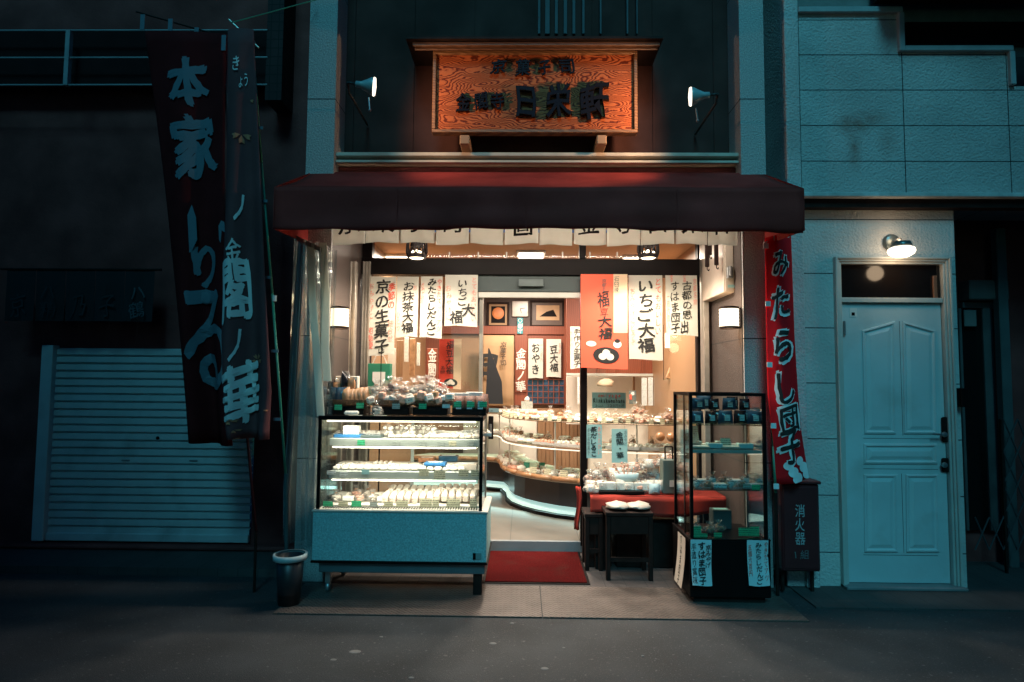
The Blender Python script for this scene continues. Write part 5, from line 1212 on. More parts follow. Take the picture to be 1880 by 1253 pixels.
# upper shelf: white bags, boxes
zs = shz[0]; L = gx1-gx0
up = [mk_bag('pack_white', 'white wrapped bag on the upper shelf of the display case', g1, .05, .07), mk_pack('pack_white', 'white packet on the upper shelf of the display case', g1, .05, .05, .03), mk_tray('mochi', 'white tray of sweets on the upper shelf of the display case', g1), mk_box('pack_white', 'whitecard', .13, .09, .035, 'flat white box on the upper shelf of the display case', g1)]
for k in range(9): put(up[k % 4 if k > 3 else 0], gx0+.44+k*.078, YC+.24+.05*(k % 2), zs+.001, random.uniform(-.4, .4), random.uniform(.85, 1.1) if k > 3 else 1.15)
for k in range(9): put(up[random.choice((1, 2, 3))], gx0+.42+k*.085, YC+.40, zs+.001, random.uniform(-.1, .1))
put(up[0], gx0+.50, YC+.30, zs+.09, .4, .9)
sm = mk_pack('boxcream', 'small cream wrapped cake at the front of the upper shelf of the display case', g1, .026, .03, .03)
for k in range(13): put(sm, gx0+.48+k*.05, YC+.165, zs+.001, random.uniform(-.2, .2), random.uniform(.8, 1.1))
for k in range(6): put(up[2], gx0+.10+k*.06, YC+.34, zs+.001, random.uniform(-.4, .4))
fb = mk_box('blue_box', None, .19, .10, .022, 'flat blue edged box leftmost on the upper shelf of the display case', g1); put(fb, gx0+.17, YC+.18, zs+.001)
fb['label'] = 'flat blue box at the left end of the upper shelf of the display case'
b2 = mk_box('darkbox', 'whitecard', .15, .1, .02, 'flat slate box beside the blue box on the upper shelf', g1); put(b2, gx0+.34, YC+.18, zs+.001)
b3 = mk_box('pack_white', 'whitecard', .11, .08, .06, 'tall white box on top of the flat blue box', g1); put(b3, gx0+.19, YC+.19, zs+.0235)
# price cards hanging on the shelf edges
def stick(px, py, w, h, m, y, lab, g):
    x0, x1, z0, z1 = rc(px-w/2, py-h/2, px+w/2, py+h/2, y); tag(MB().box(x0, x1, y, y+.0015, z0, z1).build('price_card', M[m]), lab, 'price card', g)
ye = YC+.10
g4 = 'price cards in the display case'
stick(663, 813, 14, 10, 'greencard', ye, 'bright green price card on the upper shelf edge of the display case', g4)
for k, (px, m_) in enumerate(((728, 'greycard'), (776, 'greycard'), (810, 'greycard'), (831, 'creamcard'), (864, 'greycard'))): stick(px, 815, 14, 9, m_, ye, 'small beige price card on the upper shelf edge of the display case', g4)
stick(608, 868, 16, 7, 'whitecard', ye, 'white card at the left end of the lower shelf edge', g4); stick(631, 871, 15, 8, 'whitecard', ye, 'second white card from the left on the lower shelf edge', g4)
stick(671, 867, 14, 9, 'paleblue_card' if 'paleblue_card' in M else 'blue', ye, 'pale blue card on the lower shelf edge of the display case', g4)
for px, py, w, h in ((778, 868, 18, 13), (807, 873, 21, 15), (851, 869, 18, 12), (872, 869, 14, 12)): stick(px, py, w, h, 'creamcard', ye-.004, 'cream price card on the right half of the lower shelf edge', g4)
# lower shelf
zs = shz[1]
lo = [mk_tray('mochi', 'white tray of pale sweets on the lower shelf of the display case', g2), mk_box('pack_white', 'pack_print', .15, .11, .03, 'flat white box on the lower shelf of the display case', g2), mk_pack('pack_print', 'printed packet on the lower shelf of the display case', g2, .05, .05, .03)]
for k in range(7):
    for j in range(2): put(lo[(k+j) % 3], gx0+.14+k*.12, YC+.21+j*.15, zs+.001, random.uniform(-.05, .05), random.uniform(.9, 1.05))
sm2 = mk_pack('mochi', 'small pale wrapped cake at the front of the lower shelf of the display case', g2, .026, .03, .032)
for k in range(17): put(sm2, gx0+.10+k*.055, YC+.155, zs+.001, random.uniform(-.2, .2), random.uniform(.8, 1.1))
bb = mk_box('boxcream', 'whitecard', .16, .12, .045, 'white carton at the right end of the lower shelf of the display case', g2)
put(bb, gx1-.13, YC+.24, zs+.001); 
bb2 = mk_box('blue_box', 'whitecard', .15, .11, .022, 'blue box with white window stacked in the middle of the lower shelf', g2); put(bb2, gx0+.79, YC+.2, zs+.035)
bb3 = mk_box('pouch_blue', 'whitecard', .14, .09, .04, 'dark blue box at the back of the lower shelf', g2); put(bb3, gx0+.86, YC+.40, zs+.04)
bb4 = mk_box('brown_sweet', 'mochi', .12, .09, .03, 'brown topped box at the back of the lower shelf', g2); put(bb4, gx0+.70, YC+.40, zs+.035)
# deck
loaf = mk_pack('pack_print', 'upright wrapped cake in the neat row at the right of the case floor', g3, .023, .055, .06)
for k in range(13):
    put(loaf, gx0+.44+k*.052, YC+.24, zd+.02 + (.015 if k > 6 else 0), random.uniform(-.06, .06), (1, 1, 1), rx=R(14))
    put(loaf, gx0+.45+k*.052, YC+.38, zd+.04 + (.012 if k > 6 else 0), random.uniform(-.06, .06), (1, 1, 1), rx=R(10))
sk = mk_bag('mochi', 'cellophane bag of pale sweets at the left of the case floor', g3, .05, .05); sk2 = mk_pack('pack_white', 'white wrapped cake at the left of the case floor', g3, .045, .03, .04); sk3 = mk_bag('mochi_pink', 'cellophane bag of pink sweets at the left of the case floor', g3, .045, .05)
for k in range(5):
    put((sk, sk2, sk3)[k % 3], gx0+.08+k*.085, YC+.22+.02*(k % 2), zd+.014, random.uniform(-.5, .5)); put((sk2, sk3, sk)[k % 3], gx0+.10+k*.085, YC+.36, zd+.014, random.uniform(-.5, .5), 1.1)
for k, (px, w, h, m_) in enumerate(((602, 18, 12, 'greencard'), (630, 17, 12, 'creamcard'), (654, 18, 13, 'greencard'), (686, 15, 11, 'greycard'), (713, 17, 12, 'creamcard'), (738, 22, 14, 'creamcard'), (782, 22, 17, 'creamcard'), (800, 12, 16, 'creamcard'), (832, 25, 17, 'creamcard'), (869, 13, 17, 'creamcard'))):
    stick(px, 934-h/2-1, w, h, m_, YC+.115, ['green price card in the left corner of the case floor', 'cream price card between the two green cards on the case floor', 'second green price card from the left on the case floor', 'grey price card on the case floor', 'small cream price card left of the wide one on the case floor', 'wide cream price card in the middle of the case floor', 'tall cream price card right of the middle of the case floor', 'narrow cream price card beside the tall one on the case floor', 'widest cream price card on the right of the case floor', 'narrow tall price card in the right corner of the case floor'][k], 'price cards on the case floor')

# ================================================================ ON TOP OF THE DISPLAY CASE
zc_ = gz1+.002
def basket(px, w_, lab, y=4.56, z=None):
    x = X(px, y, 735); t = thing('basket', (x, y, zc_), lab, 'basket', 'baskets on the display case')
    r = w_/2/ (1150/y)
    MB().box(x-r*.8, x+r*.8, y-.09, y+.12, zc_, zc_+.055, .004).build('basket_stand', M['black'], t)
    z0 = zc_+.056
    MB().lathe([(0, z0+.002), (r*.75, z0+.002), (r*.95, z0+.02), (r*1.02, z0+.045), (r*1.05, z0+.05), (r*.98, z0+.05), (r*.9, z0+.022), (r*.7, z0+.010), (0, z0+.010)], (x, y, 0), 28, sy=.62).build('basket_bowl', M['wicker'], t, True)
    return x, y, z0+.012, r
B1 = basket(642, 80, 'leftmost wicker basket on a black stand, holding dark pouches'); B2 = basket(722, 84, 'middle wicker basket on a black stand, holding cellophane bags'); B3 = basket(793, 78, 'right wicker basket on a black stand, holding clear bags with labels')
gp = 'pouches in the left basket'; gq = 'bags in the middle basket'; gr = 'bags in the right basket'
pb1 = mk_pouch('pouch_black', 'shiny black pouch with a white label in the left basket', gp, w=.045, h=.13); pb2 = mk_pouch('pouch_blue', 'navy pouch standing in the left basket', gp, None, w=.036, h=.10); pb3 = mk_pouch('pouch_tan', 'tan packet leaning in the left basket', gp, None, w=.028, h=.09)
SC = 1.25
x, y, z, r = B1
put(pb1, x-.13, y+.05, z, .1); put(pb1, x-.02, y+.06, z+.02, -.1); put(pb2, x-.10, y-.02, z, .1); put(pb2, x-.05, y-.04, z, 0)
for k in range(5): o = put(pb3, x+.0+k*.03, y-.05+.012*k, z, 0, random.uniform(.9, 1.15)); o.rotation_euler = (R(-8), R(-12), 0)
put(pb1, x-.17, y+.0, z-.02, .4, .8)
bg1 = mk_bag('mochi', 'cellophane bag of pale sweets in the middle basket', gq, .055, .065); bg2 = mk_bag('bean', 'cellophane bag of dark beans in the middle basket', gq, .055, .06); bg3 = mk_bag('mochi_pink', 'cellophane bag of reddish sweets in the middle basket', gq, .05, .05)
x, y, z, r = B2
for k, (dx, dy, dz, tp) in enumerate(((-.11, 0, 0, bg1), (-.04, -.04, .0, bg2), (.03, -.03, 0, bg1), (.10, -.02, 0, bg2), (-.08, .06, .02, bg3), (0, .06, .03, bg3), (.08, .06, .02, bg1), (.12, .03, .0, bg1))): put(tp, x+dx, y+dy, z+dz, k*.9, random.uniform(.85, 1.15))
x, y, z, r = B3
bh1 = mk_bag('bean', 'clear bag with black sweets in the right basket', gr, .05, .055); bh2 = mk_bag('mochi', 'tied clear bag of pale sweets in the right basket', gr, .055, .07); bh3 = mk_pouch('pouch_blue', 'small blue pouch in the right basket', gr, 'whitecard', .03, .07); bh4 = mk_bag('bean', 'clear bag of beans in the right basket', gr, .05, .05)
for k, (dx, dy, dz, tp, s) in enumerate(((-.09, 0, 0, bh1, 1.25), (-.085, .05, .03, bh2, 1.2), (.0, .05, .0, bh2, 1.2), (.0, -.03, 0, bh1, .9), (.045, -.05, 0, bh3, 1), (.085, -.02, 0, bh4, 1.1), (.09, .05, .02, bh2, .95), (.125, .0, .0, bh4, .8))): put(tp, x+dx, y+dy, z+dz, k*.8, s)
lb_ = tag(MB().box(-.038, .038, 0, .002, 0, .045).build('bag_label', M['whitecard'], base=(0, 0, 0)), 'white label with writing on the front bag of the right basket', 'label'); lb_.location = (x-.09, y-.062, z+.01)
for (bx, by, bz, br), tps in ((B2, (bg1, bg3, bg2)), (B3, (bh2, bh4, bh2)), (B1, (pb3, pb1))):
    for k in range(5 if bx != B1[0] else 3): put(tps[k % len(tps)], bx-.13+.052*k + (.03 if bx == B1[0] else 0), by+.02+.03*(k % 2), bz+.055+.02*(k % 3), k*1.3, random.uniform(.8, 1.05))
for k in range(5): put(bg1, X(735, 4.7)-.2+.07*k, 4.72, zc_+.03, k, 1.2)
wp = [mk_pack('pack_print', 'small printed packet piled in the baskets on the display case', 'small packets piled in the baskets', .026, .02, .045), mk_pack('mochi', 'small cream packet piled in the baskets on the display case', 'small packets piled in the baskets', .026, .02, .04), mk_pack('mochi_pink', 'small salmon packet piled in the baskets on the display case', 'small packets piled in the baskets', .022, .02, .05), mk_pack('pouch_tan', 'small brown packet piled in the baskets on the display case', 'small packets piled in the baskets', .024, .02, .05)]
for (bx, by, bz, br) in (B2, B3):
    for k in range(9): put(wp[(k*3) % 4], bx-.14+.035*k, by-.075+.02*(k % 2), bz+.012+.012*(k % 3), random.uniform(-.5, .5), random.uniform(.8, 1.1)).rotation_euler = (R(random.uniform(-35, 10)), R(random.uniform(-25, 25)), random.uniform(-.5, .5))
# box of three jars-like bags at right
gj = 'bags of beans in the black box'
x0, x1, z0, z1 = rc(831, 737, 893, 752, 4.52)
t = thing('black_tray', ((x0+x1)/2, 4.56, zc_), 'low black box at the right end of the display case top', 'tray'); mb = MB()
mb.box(x0, x1, 4.50, 4.506, zc_, zc_+.05); mb.box(x0, x1, 4.66, 4.666, zc_, zc_+.05); mb.box(x0, x0+.006, 4.506, 4.66, zc_, zc_+.05); mb.box(x1-.006, x1, 4.506, 4.66, zc_, zc_+.05); mb.box(x0+.006, x1-.006, 4.506, 4.66, zc_, zc_+.012); mb.build('box_sides', M['black'], t)
jb = mk_pouch('bean', 'clear bag of mixed beans with white label in the black box', gj, 'whitecard', .042, .10, .035)
for k in range(3):
    put(jb, x0+.045+k*.078, 4.55, zc_+.014, 0)
    put(jb, x0+.045+k*.078, 4.62, zc_+.02, 0, 1.05)
SC = 1.0
rl = mk_box('pack_white', None, .12, .06, .03, 'white folded wrapper lying on the bean bags, ', gj, 'wrapper', 'wrapper'); rl['label'] = 'white folded wrapper lying on top of the bean bags, left one'; put(rl, x0+.05, 4.6, zc_+.128, .1)
o = put(rl, x0+.15, 4.62, zc_+.135, -.05); o['label'] = 'white folded wrapper lying on top of the bean bags, right one'
# white box behind the dark pouches
x0, x1, z0, z1 = rc(618, 691, 659, 740, 4.78); tag(MB().box(x0, x1, 4.74, 4.80, zc_, z1, .004).build('white_box', M['cream']), 'plain cream box standing behind the dark pouches', 'box')
rb1, rb2 = mk_bag('mochi', 'large clear bag tied with straw behind the black pouches', 'straw tied bags on the display case', .05, .08), None
put(rb1, X(621, 4.7), 4.7, zc_+.12, 0); put(rb1, X(641, 4.68), 4.68, zc_+.12, .7)
# green cards and items in front
for k, (px, py, m_) in enumerate(((621, 748, 'greencard'), (661, 745, 'greencard'), (776, 746, 'greencard'), (727, 746, 'greycard'), (819, 746, 'whitecard'), (840, 743, 'greencard'), (864, 743, 'greencard'), (887, 743, 'greencard'))):
    stick(px, py, 14, 10 if m_ != 'whitecard' else 7, m_, 4.455 if k < 5 else 4.495, ['green price card under the dark pouches, leftmost on the case top', 'green price card half behind the flat clear packet', 'green price card under the right basket', 'grey price card under the middle basket', 'white price card at the right of the right basket stand', 'left of the three green price cards on the black box', 'middle of the three green price cards on the black box', 'right of the three green price cards on the black box'][k], 'price cards on the display case top')
fp = mk_pack('cello_pack' if 'cello_pack' in M else 'pack_white', 'flat pale packet lying in front on the display case top', 'loose packets on the display case top', .05, .025, .03); put(fp, X(647, 4.41), 4.41, zc_, .15)
rd = mk_bag('mochi', 'round tied bag of pale sweets standing in front on the display case top', 'loose packets on the display case top', .045, .06); put(rd, X(693, 4.41), 4.41, zc_)
for px in (655, 700): 
    x = X(px, 4.38); tag(MB().box(x-.045, x+.045, 4.36, 4.39, zc_, zc_+.002).build('paper_note', M['paper']), 'small paper note lying at the front edge below the %s' % ('flat packet' if px == 655 else 'round bag'), 'paper note')
# thin black stand in front of the first poster
x, z0, z1 = X(699, 5.0, 700), W(699, 706, 5.0).z, W(699, 648, 5.0).z
mb = MB(); mb.rod((x, 5.0, zc_), (x, 5.0, z1), .004, n=6); mb.tube([(x-.02, 5, z1+.03), (x-.02, 5, z1+.005), (x, 5, z1-.008), (x+.02, 5, z1+.005), (x+.02, 5, z1+.03)], .004, 6); mb.tube([(x-.06, 5, .007), (x+.06, 5, .007)], .008); mb.rod((x, 5, .007), (x, 5, zc_), .006)
mb.build('wire_stand', M['black'], label='thin black wire stand in front of the long left poster', cat='stand')

# ================================================================ RED CLOTH BENCH WITH GOODS, stools
x0, x1 = X(1078, 5.2, 890), X(1330, 5.0, 890); zt_ = .575
bn = thing('cloth_table', ((x0+x1)/2, 5.15, 0), 'low table under a bright red cloth outside the right window', 'table')
MB().box(x0+.02, x1, 4.97, 5.36, zt_-.03, zt_-.004).build('table_top', M['blackwood'], bn)
for x in (x0+.06, x1-.06):
    for y in (5.0, 5.32): MB().box(x-.02, x+.02, y-.02, y+.02, .006, zt_-.03, .003).build('leg', M['blackwood'], bn)
def S(u, v):
    x = x0+(x1-x0)*u
    if v < .6: return Vector((x, 5.38-.42*v/.6, zt_+.003*math.sin(x*20)))
    k = (v-.6)/.4; return Vector((x, 4.955 - .02*k*math.sin(x*11) , zt_ - .14*k*(1+.15*math.sin(x*7))))
MB().sheet(S, 40, 14, .002).build('red_cloth', M['redcloth'], bn, True)
a, b, c, e = rc(1056, 893, 1066, 972, 5.42)
mb = MB(); mb.sheet(lambda u, v: Vector((a+(b-a)*u+.012*math.sin(v*5), 5.40+.02*math.sin(u*7), e-(e-c)*v)), 8, 10); mb.build('red_cloth_end', M['redcloth'], smooth=True, label='narrow strip of red cloth hanging on the left of the black door post', cat='cloth')
gt_ = 'goods on the red cloth table'
r1 = mk_bag('mochi', 'clear bag of pale sweets on the red cloth table', gt_, .055, .06); r2 = mk_bag('mochi_pink', 'clear bag of pink sweets on the red cloth table', gt_, .05, .055); r3 = mk_pouch('pack_print', 'printed flat bag standing on the red cloth table', gt_, 'whitecard', .05, .09); r4 = mk_pouch('paper_cool', 'pale blue packet on the red cloth table', gt_, 'whitecard', .045, .08); r5 = mk_box('pack_white', 'pack_print', .17, .05, .05, 'long clear box of coloured sweets on the red cloth table', gt_)
r6 = mk_bag('bean', 'clear bag of dark beans on the red cloth table', gt_, .045, .055)
wp2 = mk_pack('pack_print', 'small printed packet on the red cloth table', gt_, .035, .03, .05); wp3 = mk_pack('mochi_pink', 'small salmon packet on the red cloth table', gt_, .03, .03, .04)
for k in range(9): put((r1, r2, r6, r1)[k % 4], X(1085, 5.2)+.085*k, 5.25+random.uniform(-.02, .03), zt_+.02, k, random.uniform(.9, 1.2))
for k in range(8): put((r3, r4, r1, r2, r3)[k % 5], X(1085, 5.12)+.09*k, 5.14+random.uniform(-.02, .02), zt_+.01, random.uniform(-.3, .3), random.uniform(.85, 1.1))
for k in range(3): put(r1, X(1080, 5.1)+.06*k, 5.1, zt_+.005, k, .8)
x0, x1, z0, z1 = rc(1100, 896, 1183, 903, 5.0); tag(MB().box(x0, x1, 5.0, 5.1, zt_+.006, zt_+.028, .003).build('black_tray', M['black'],), 'long low black tray at the front of the red cloth table', 'tray')
for k in range(3): put(r5, x0+.07+k*.14, 5.05, zt_+.03, 0, (.8, 1, 1.2))
for k in range(10):
    o = put((r3, wp2, r1, wp3, r2)[k % 5], X(1085, 5.05)+.048*k, 5.045+.012*(k % 2), zt_+.004 + .03*(X(1100, 5.0) < X(1085, 5.05)+.048*k), random.uniform(-.4, .4), random.uniform(.75, .95))
r7 = mk_pouch('pack_print', 'upright clear pouch with a round mark on the red cloth table', gt_, 'whitecard', .045, .10); put(r7, X(1192, 5.05), 5.05, zt_+.01); put(r7, X(1207, 5.05), 5.06, zt_+.01); put(r4, X(1200, 5.0), 5.0, zt_+.01, .1)
x0, x1, z0, z1 = rc(1217, 845, 1240, 902, 5.05)
t = thing('carry_box', ((x0+x1)/2, 5.1, zt_), 'grey green carrier box with a black handle on the red cloth table', 'carrier box')
MB().box(x0, x1+.03, 5.04, 5.16, zt_+.005, z1, .004).build('box_body', mat('carrier_grey', (.12, .16, .14), .6), t)
mb = MB(); mb.tube([(x0+.03, 5.1, z1), (x0+.03, 5.1, z1+.1), (x0+.09, 5.1, z1+.1), (x0+.09, 5.1, z1)], .006, 6); mb.build('handle', M['black'], t); MB().box(x0+.05, x1+.01, 5.036, 5.0395, zt_+.06, zt_+.11).build('label', M['white'], t)
for k in range(11): put((r2, r1, r6, r3, r4)[k % 5], X(1082, 5.3)+.066*k, 5.31+random.uniform(-.02, .02), zt_+.05+.02*(k % 3), k*.7, random.uniform(1.0, 1.35))
for k in range(9): put((r1, r3, r2)[k % 3], X(1150, 5.25)+.045*k, 5.26, zt_+.12+.012*k, k*.7, random.uniform(.9, 1.2))
for k, px in enumerate((1096, 1150, 1215)):
    x_ = X(px, 5.15, 950); t = thing('storage_crate', (x_, 5.15, .006), ['dark storage crate under the red cloth table behind the narrow stool', 'dark storage crate under the red cloth table behind the larger stool', 'dark storage crate under the red cloth table beside the tower case'][k], 'crate', 'crates under the red cloth table')
    MB().box(x_-.10, x_+.10, 5.03, 5.3, .007, .36, .008).build('crate_body', M['blackwood'], t); MB().box(x_-.105, x_+.105, 5.025, 5.305, .361, .385, .004).build('crate_lid', M['black'], t)
# small pale-blue tub with plants
q = W(1150, 876, 5.1); t = thing('blue_tub', (q.x, 5.1, zt_), 'pale blue oval tub of goods on the red cloth table', 'tub'); MB().lathe([(0, q.z-.03), (.085, q.z-.03), (.10, q.z+.03), (.095, q.z+.03), (.08, q.z-.02), (0, q.z-.02)], (q.x, 5.1, 0), 22, sy=.6).build('tub_body', M['paper_cool'], t, True)
mb = MB()
for k in range(22):
    a = random.uniform(-1, 1); p0 = Vector((q.x+.05*a, 5.1, q.z)); p1 = p0 + Vector((.06*a+random.uniform(-.03, .03), random.uniform(-.03, .03), random.uniform(.05, .11))); mb.rod(p0, p1, .002, n=4); mb.blob(p1, .010, .006, .008, 6, 4)
mb.build('sprigs', M['mochi_pink'], t)
# stools
def stool(x0, x1, y0, y1, h, lab):
    t = thing('stool', ((x0+x1)/2, (y0+y1)/2, 0), lab, 'stool', 'dark wooden stools by the entrance')
    MB().box(x0, x1, y0, y1, h-.03, h, .004).build('seat', M['blackwood'], t)
    for x in (x0+.02, x1-.02):
        for y in (y0+.02, y1-.02): MB().box(x-.016, x+.016, y-.016, y+.016, .006, h-.03, .003).build('leg', M['blackwood'], t)
    mb = MB(); mb.box(x0+.036, x1-.036, y0+.012, y0+.03, .14, .17); mb.build('stretcher', M['blackwood'], t)
    MB().box(x0+.037, x1-.037, y0+.008, y0+.02, h-.16, h-.031, .002).build('apron', M['blackwood'], t)
    return t
x0, x1 = X(1112, 4.7, 930), X(1200, 4.7, 930); stool(x0, x1, 4.7, 5.0, .5, 'dark wooden stool carrying two rice bags before the red table')
x2, x3 = X(1072, 5.0, 930), X(1106, 5.0, 930); stool(x2, x3, 4.93, 5.2, .44, 'narrow dark stool at the black door post')
rb_ = tag(MB().blob((0, 0, .022), .088, .12, .026, 16, 8, .35, 4, flat=.8).build('cracker_bag', M['pack_white'], smooth=True, base=(0, 0, 0)), 'pale flat bag', 'bag', 'flat bags on the stool'); rb_.data.materials[0] = M['boxcream']
for k, px in enumerate((1138, 1177)):
    o = put(rb_, X(px, 4.8, 915)-.01, 4.84, .502, .15 - .3*k, 1); o['label'] = 'pale flat bag of crackers lying on the dark stool, %s one' % ('left', 'right')[k]
x0, x1, z0, z1 = rc(1113, 925, 1203, 935, 4.72)

# ================================================================ RIGHT GLASS TOWER CASE
YT = 4.25; YTb = 4.70
tx0, tx1 = X(1267, YT, 900), X(1409, YT, 900); tz1 = W(1335, 722, YT).z; tzm = W(1335, 990, YT).z
tw = thing('tower_case', ((tx0+tx1)/2, 4.47, 0), 'tall narrow glass showcase with black cabinet base beside the red banner', 'display case')
MB().box(tx0-.01, tx1+.01, YT-.01, YTb+.01, .05, tzm-.012, .004).build('base_cabinet', M['black'], tw)
MB().box(tx0+.02, tx1-.02, YT+.02, YTb-.02, .011, .049).build('plinth', M['blackwood'], tw)
MB().box(tx0-.012, tx1+.012, YT-.012, YTb+.012, tzm-.011, tzm, .002).build('deck', M['black'], tw)
for x in (tx0, tx1-.022):
    for y in (YT, YTb-.022): MB().box(x, x+.022, y, y+.022, tzm+.001, tz1, .002).build('frame_post', M['black'], tw)
mb = MB()
for y in (YT, YTb-.022): mb.box(tx0+.022, tx1-.022, y, y+.022, tz1-.02, tz1)
for x in (tx0, tx1-.022): mb.box(x, x+.022, YT+.022, YTb-.022, tz1-.02, tz1)
mb.build('top_frame', M['black'], tw); MB().box(tx0+.022, tx1-.022, YT+.022, YTb-.022, tz1-.012, tz1-.007).build('top_glass', M['caseglass'], tw)
MB().box(tx0+.022, tx1-.022, YT+.008, YT+.012, tzm+.002, tz1-.021).build('front_glass', M['caseglass'], tw)
for x in (tx0+.008, tx1-.012): MB().box(x, x+.004, YT+.022, YTb-.022, tzm+.002, tz1-.021).build('side_glass', M['caseglass'], tw)
MB().box(tx0+.005, tx0+.009, YT+.16, YT+.185, tzm+.002, tz1-.021).build('sliding_stile', M['black'], tw)
tz = [W(1335, 780, YT+.05).z, W(1335, 826, YT+.05).z, W(1335, 899, YT+.05).z]
for z in tz:
    s_ = MB().box(tx0+.024, tx1-.026, YT+.03, YTb-.03, z-.006, z).build('shelf', M['shelfglass'], tw)
    if z == tz[1]: MB().box(tx0+.022, tx1-.024, YT+.025, YT+.031, z-.022, z-.0, .001).build('shelf_edge', M['shelf_grey'], s_)
gt1, gt2, gt3, gt4 = 'pouches on the top shelf of the tower case', 'cards on the second shelf of the tower case', 'goods on the third shelf of the tower case', 'goods on the floor of the tower case'
q1 = mk_pouch('pouch_blue', 'navy pouch with pale label high in the tower case', gt1, 'whitecard', .055, .095); q2 = mk_pouch('pouch_black', 'black pouch with pale label high in the tower case', gt1, 'whitecard', .045, .09)
wd = tx1-tx0
for k in range(5): put((q1, q2)[k % 2 if k else 0], tx0+.08+k*.1, YT+.12, tz[0]+.001+.0, random.uniform(-.1, .1), random.uniform(.9, 1.05)); put((q2, q1, q2)[k % 3], tx0+.08+k*.1, YT+.28, tz[0]+.001+.095*(k % 2), random.uniform(-.1, .1))
for k in range(4): put((q1, q2)[k % 2], tx0+.09+k*.105, YT+.10, tz[0]+.098, random.uniform(-.1, .1), .85)
q3 = mk_box('boxcream', 'whitecard', .13, .09, .015, 'flat cream box on the second shelf of the tower case', gt2); q4 = mk_box('paper_cool', 'creamcard', .1, .07, .035, 'pale box on the second shelf of the tower case', gt2)
for k in range(4): put((q3, q4)[k % 2], tx0+.10+k*.105, YT+.14, tz[1]+.001, random.uniform(-.1, .1)); put((q4, q3)[k % 2], tx0+.10+k*.105, YT+.28, tz[1]+.001, random.uniform(-.2, .2))
cd = mk_card('pack_print', 'white and orange card leaning at the left of the second tower shelf', gt2, .09, .12); put(cd, tx0+.08, YT+.2, tz[1]+.03, .2, 1, rx=R(-10))
cd = mk_card('creamcard', 'small cream card leaning on the second tower shelf', gt2, .07, .05); put(cd, tx0+.28, YT+.12, tz[1]+.02)
q5 = mk_bag('paper_cool', 'clear bag with a pale blue sweet on the third shelf of the tower case', gt3, .04, .045); q6 = mk_bag('brown_sweet', 'clear bag of brown sweets on the third shelf of the tower case', gt3, .04, .045); q7 = mk_box('whitecard', None, .09, .07, .03, 'small printed box on the third shelf of the tower case', gt3)
for k in range(6): put((q5, q6, q7)[k % 3], tx0+.07+k*.078, YT+.11, tz[2]+.001, random.uniform(-.3, .3)); put((q6, q7, q5)[k % 3], tx0+.07+k*.078, YT+.26, tz[2]+.001, random.uniform(-.3, .3), 1.15)
q8 = mk_bag('mochi_pink', 'clear tied bag of pink sweets in the left corner of the tower floor', gt4, .05, .055); put(q8, tx0+.08, YT+.16, tzm+.001)
q9 = mk_bag('brown_sweet', 'clear bag of brown sweets in the middle of the tower floor', gt4, .05, .04); put(q9, tx0+.18, YT+.18, tzm+.001); put(q9, tx0+.26, YT+.24, tzm+.001)
for k, (px, py, w, h, m_) in enumerate(((1280, 977, 15, 20, 'greencard'), (1293, 984, 12, 8, 'greencard'), (1318, 983, 15, 9, 'greencard'), (1368, 977, 24, 15, 'greencard'), (1386, 976, 16, 18, 'greencard'), (1388, 895, 15, 10, 'greencard'), (1371, 893, 14, 8, 'greycard'))):
    stick(px, py, w, h, m_, YT+.035+.004*k, ['tall green price card at the left corner of the tower floor', 'short green price card beside the tall one in the tower', 'middle green price card on the tower floor', 'wide green price card at the right on the tower floor', 'upright green price card in the right corner of the tower floor', 'yellow green price card at the right of the third tower shelf', 'grey price card at the right of the third tower shelf'][k], 'price cards in the tower case')
dk = mk_box('darkbox', 'blue', .13, .1, .13, 'dark box with a pale blue shield mark at the back of the tower floor', gt4); put(dk, tx0+.3, YT+.33, tzm+.001)
GP = 'posters on the tower case base'
poster(1268, 991, 1306, 1073, YT-.016, 'white poster with two columns of bold writing on the left of the tower base', [('すはま団子', .34, .04, .72, .98, 'ink', .03), ('京みやげ', .70, .1, .98, .62, 'ink', .005), ('手造り賞味', .02, .08, .28, .98, 'ink', .0)], m='paper_cool', group=GP, curl=.03)
poster(1372, 992, 1411, 1074, YT-.016, 'white poster with flowing kana and red side writing on the right of the tower base', [('みたらし', .28, .04, .78, .56, 'ink', .02), ('だんご', .3, .56, .8, .96, 'ink', .02), ('やきたてアツ', .78, .02, .98, .9, 'ink_red', .0), ('五個六百円', .02, .1, .22, .8, 'ink_red', .0)], m='paper_cool', group=GP, curl=.02)
xS = tx0-.018
t = thing('poster', (xS, YT+.1, W(1260, 1070, YT).z), 'curled tan poster on the left side of the tower base', 'poster', GP)
def S(u, v): return Vector((xS-.012-.03*v*v, YT+.02+.2*(1-u), W(1260, 990, YT).z - .33*v))
o = MB().grid(S, 4, 8).build('paper', M['boxcream'], t)
mb = MB(); text_col(mb, 'すはま団子', 0, 1, 0, 1, lambda a, b, w=0: S(a, 1-b)-Vector((.003, 0, 0)), weight=.02); mb.build('lettering', M['ink'], t)

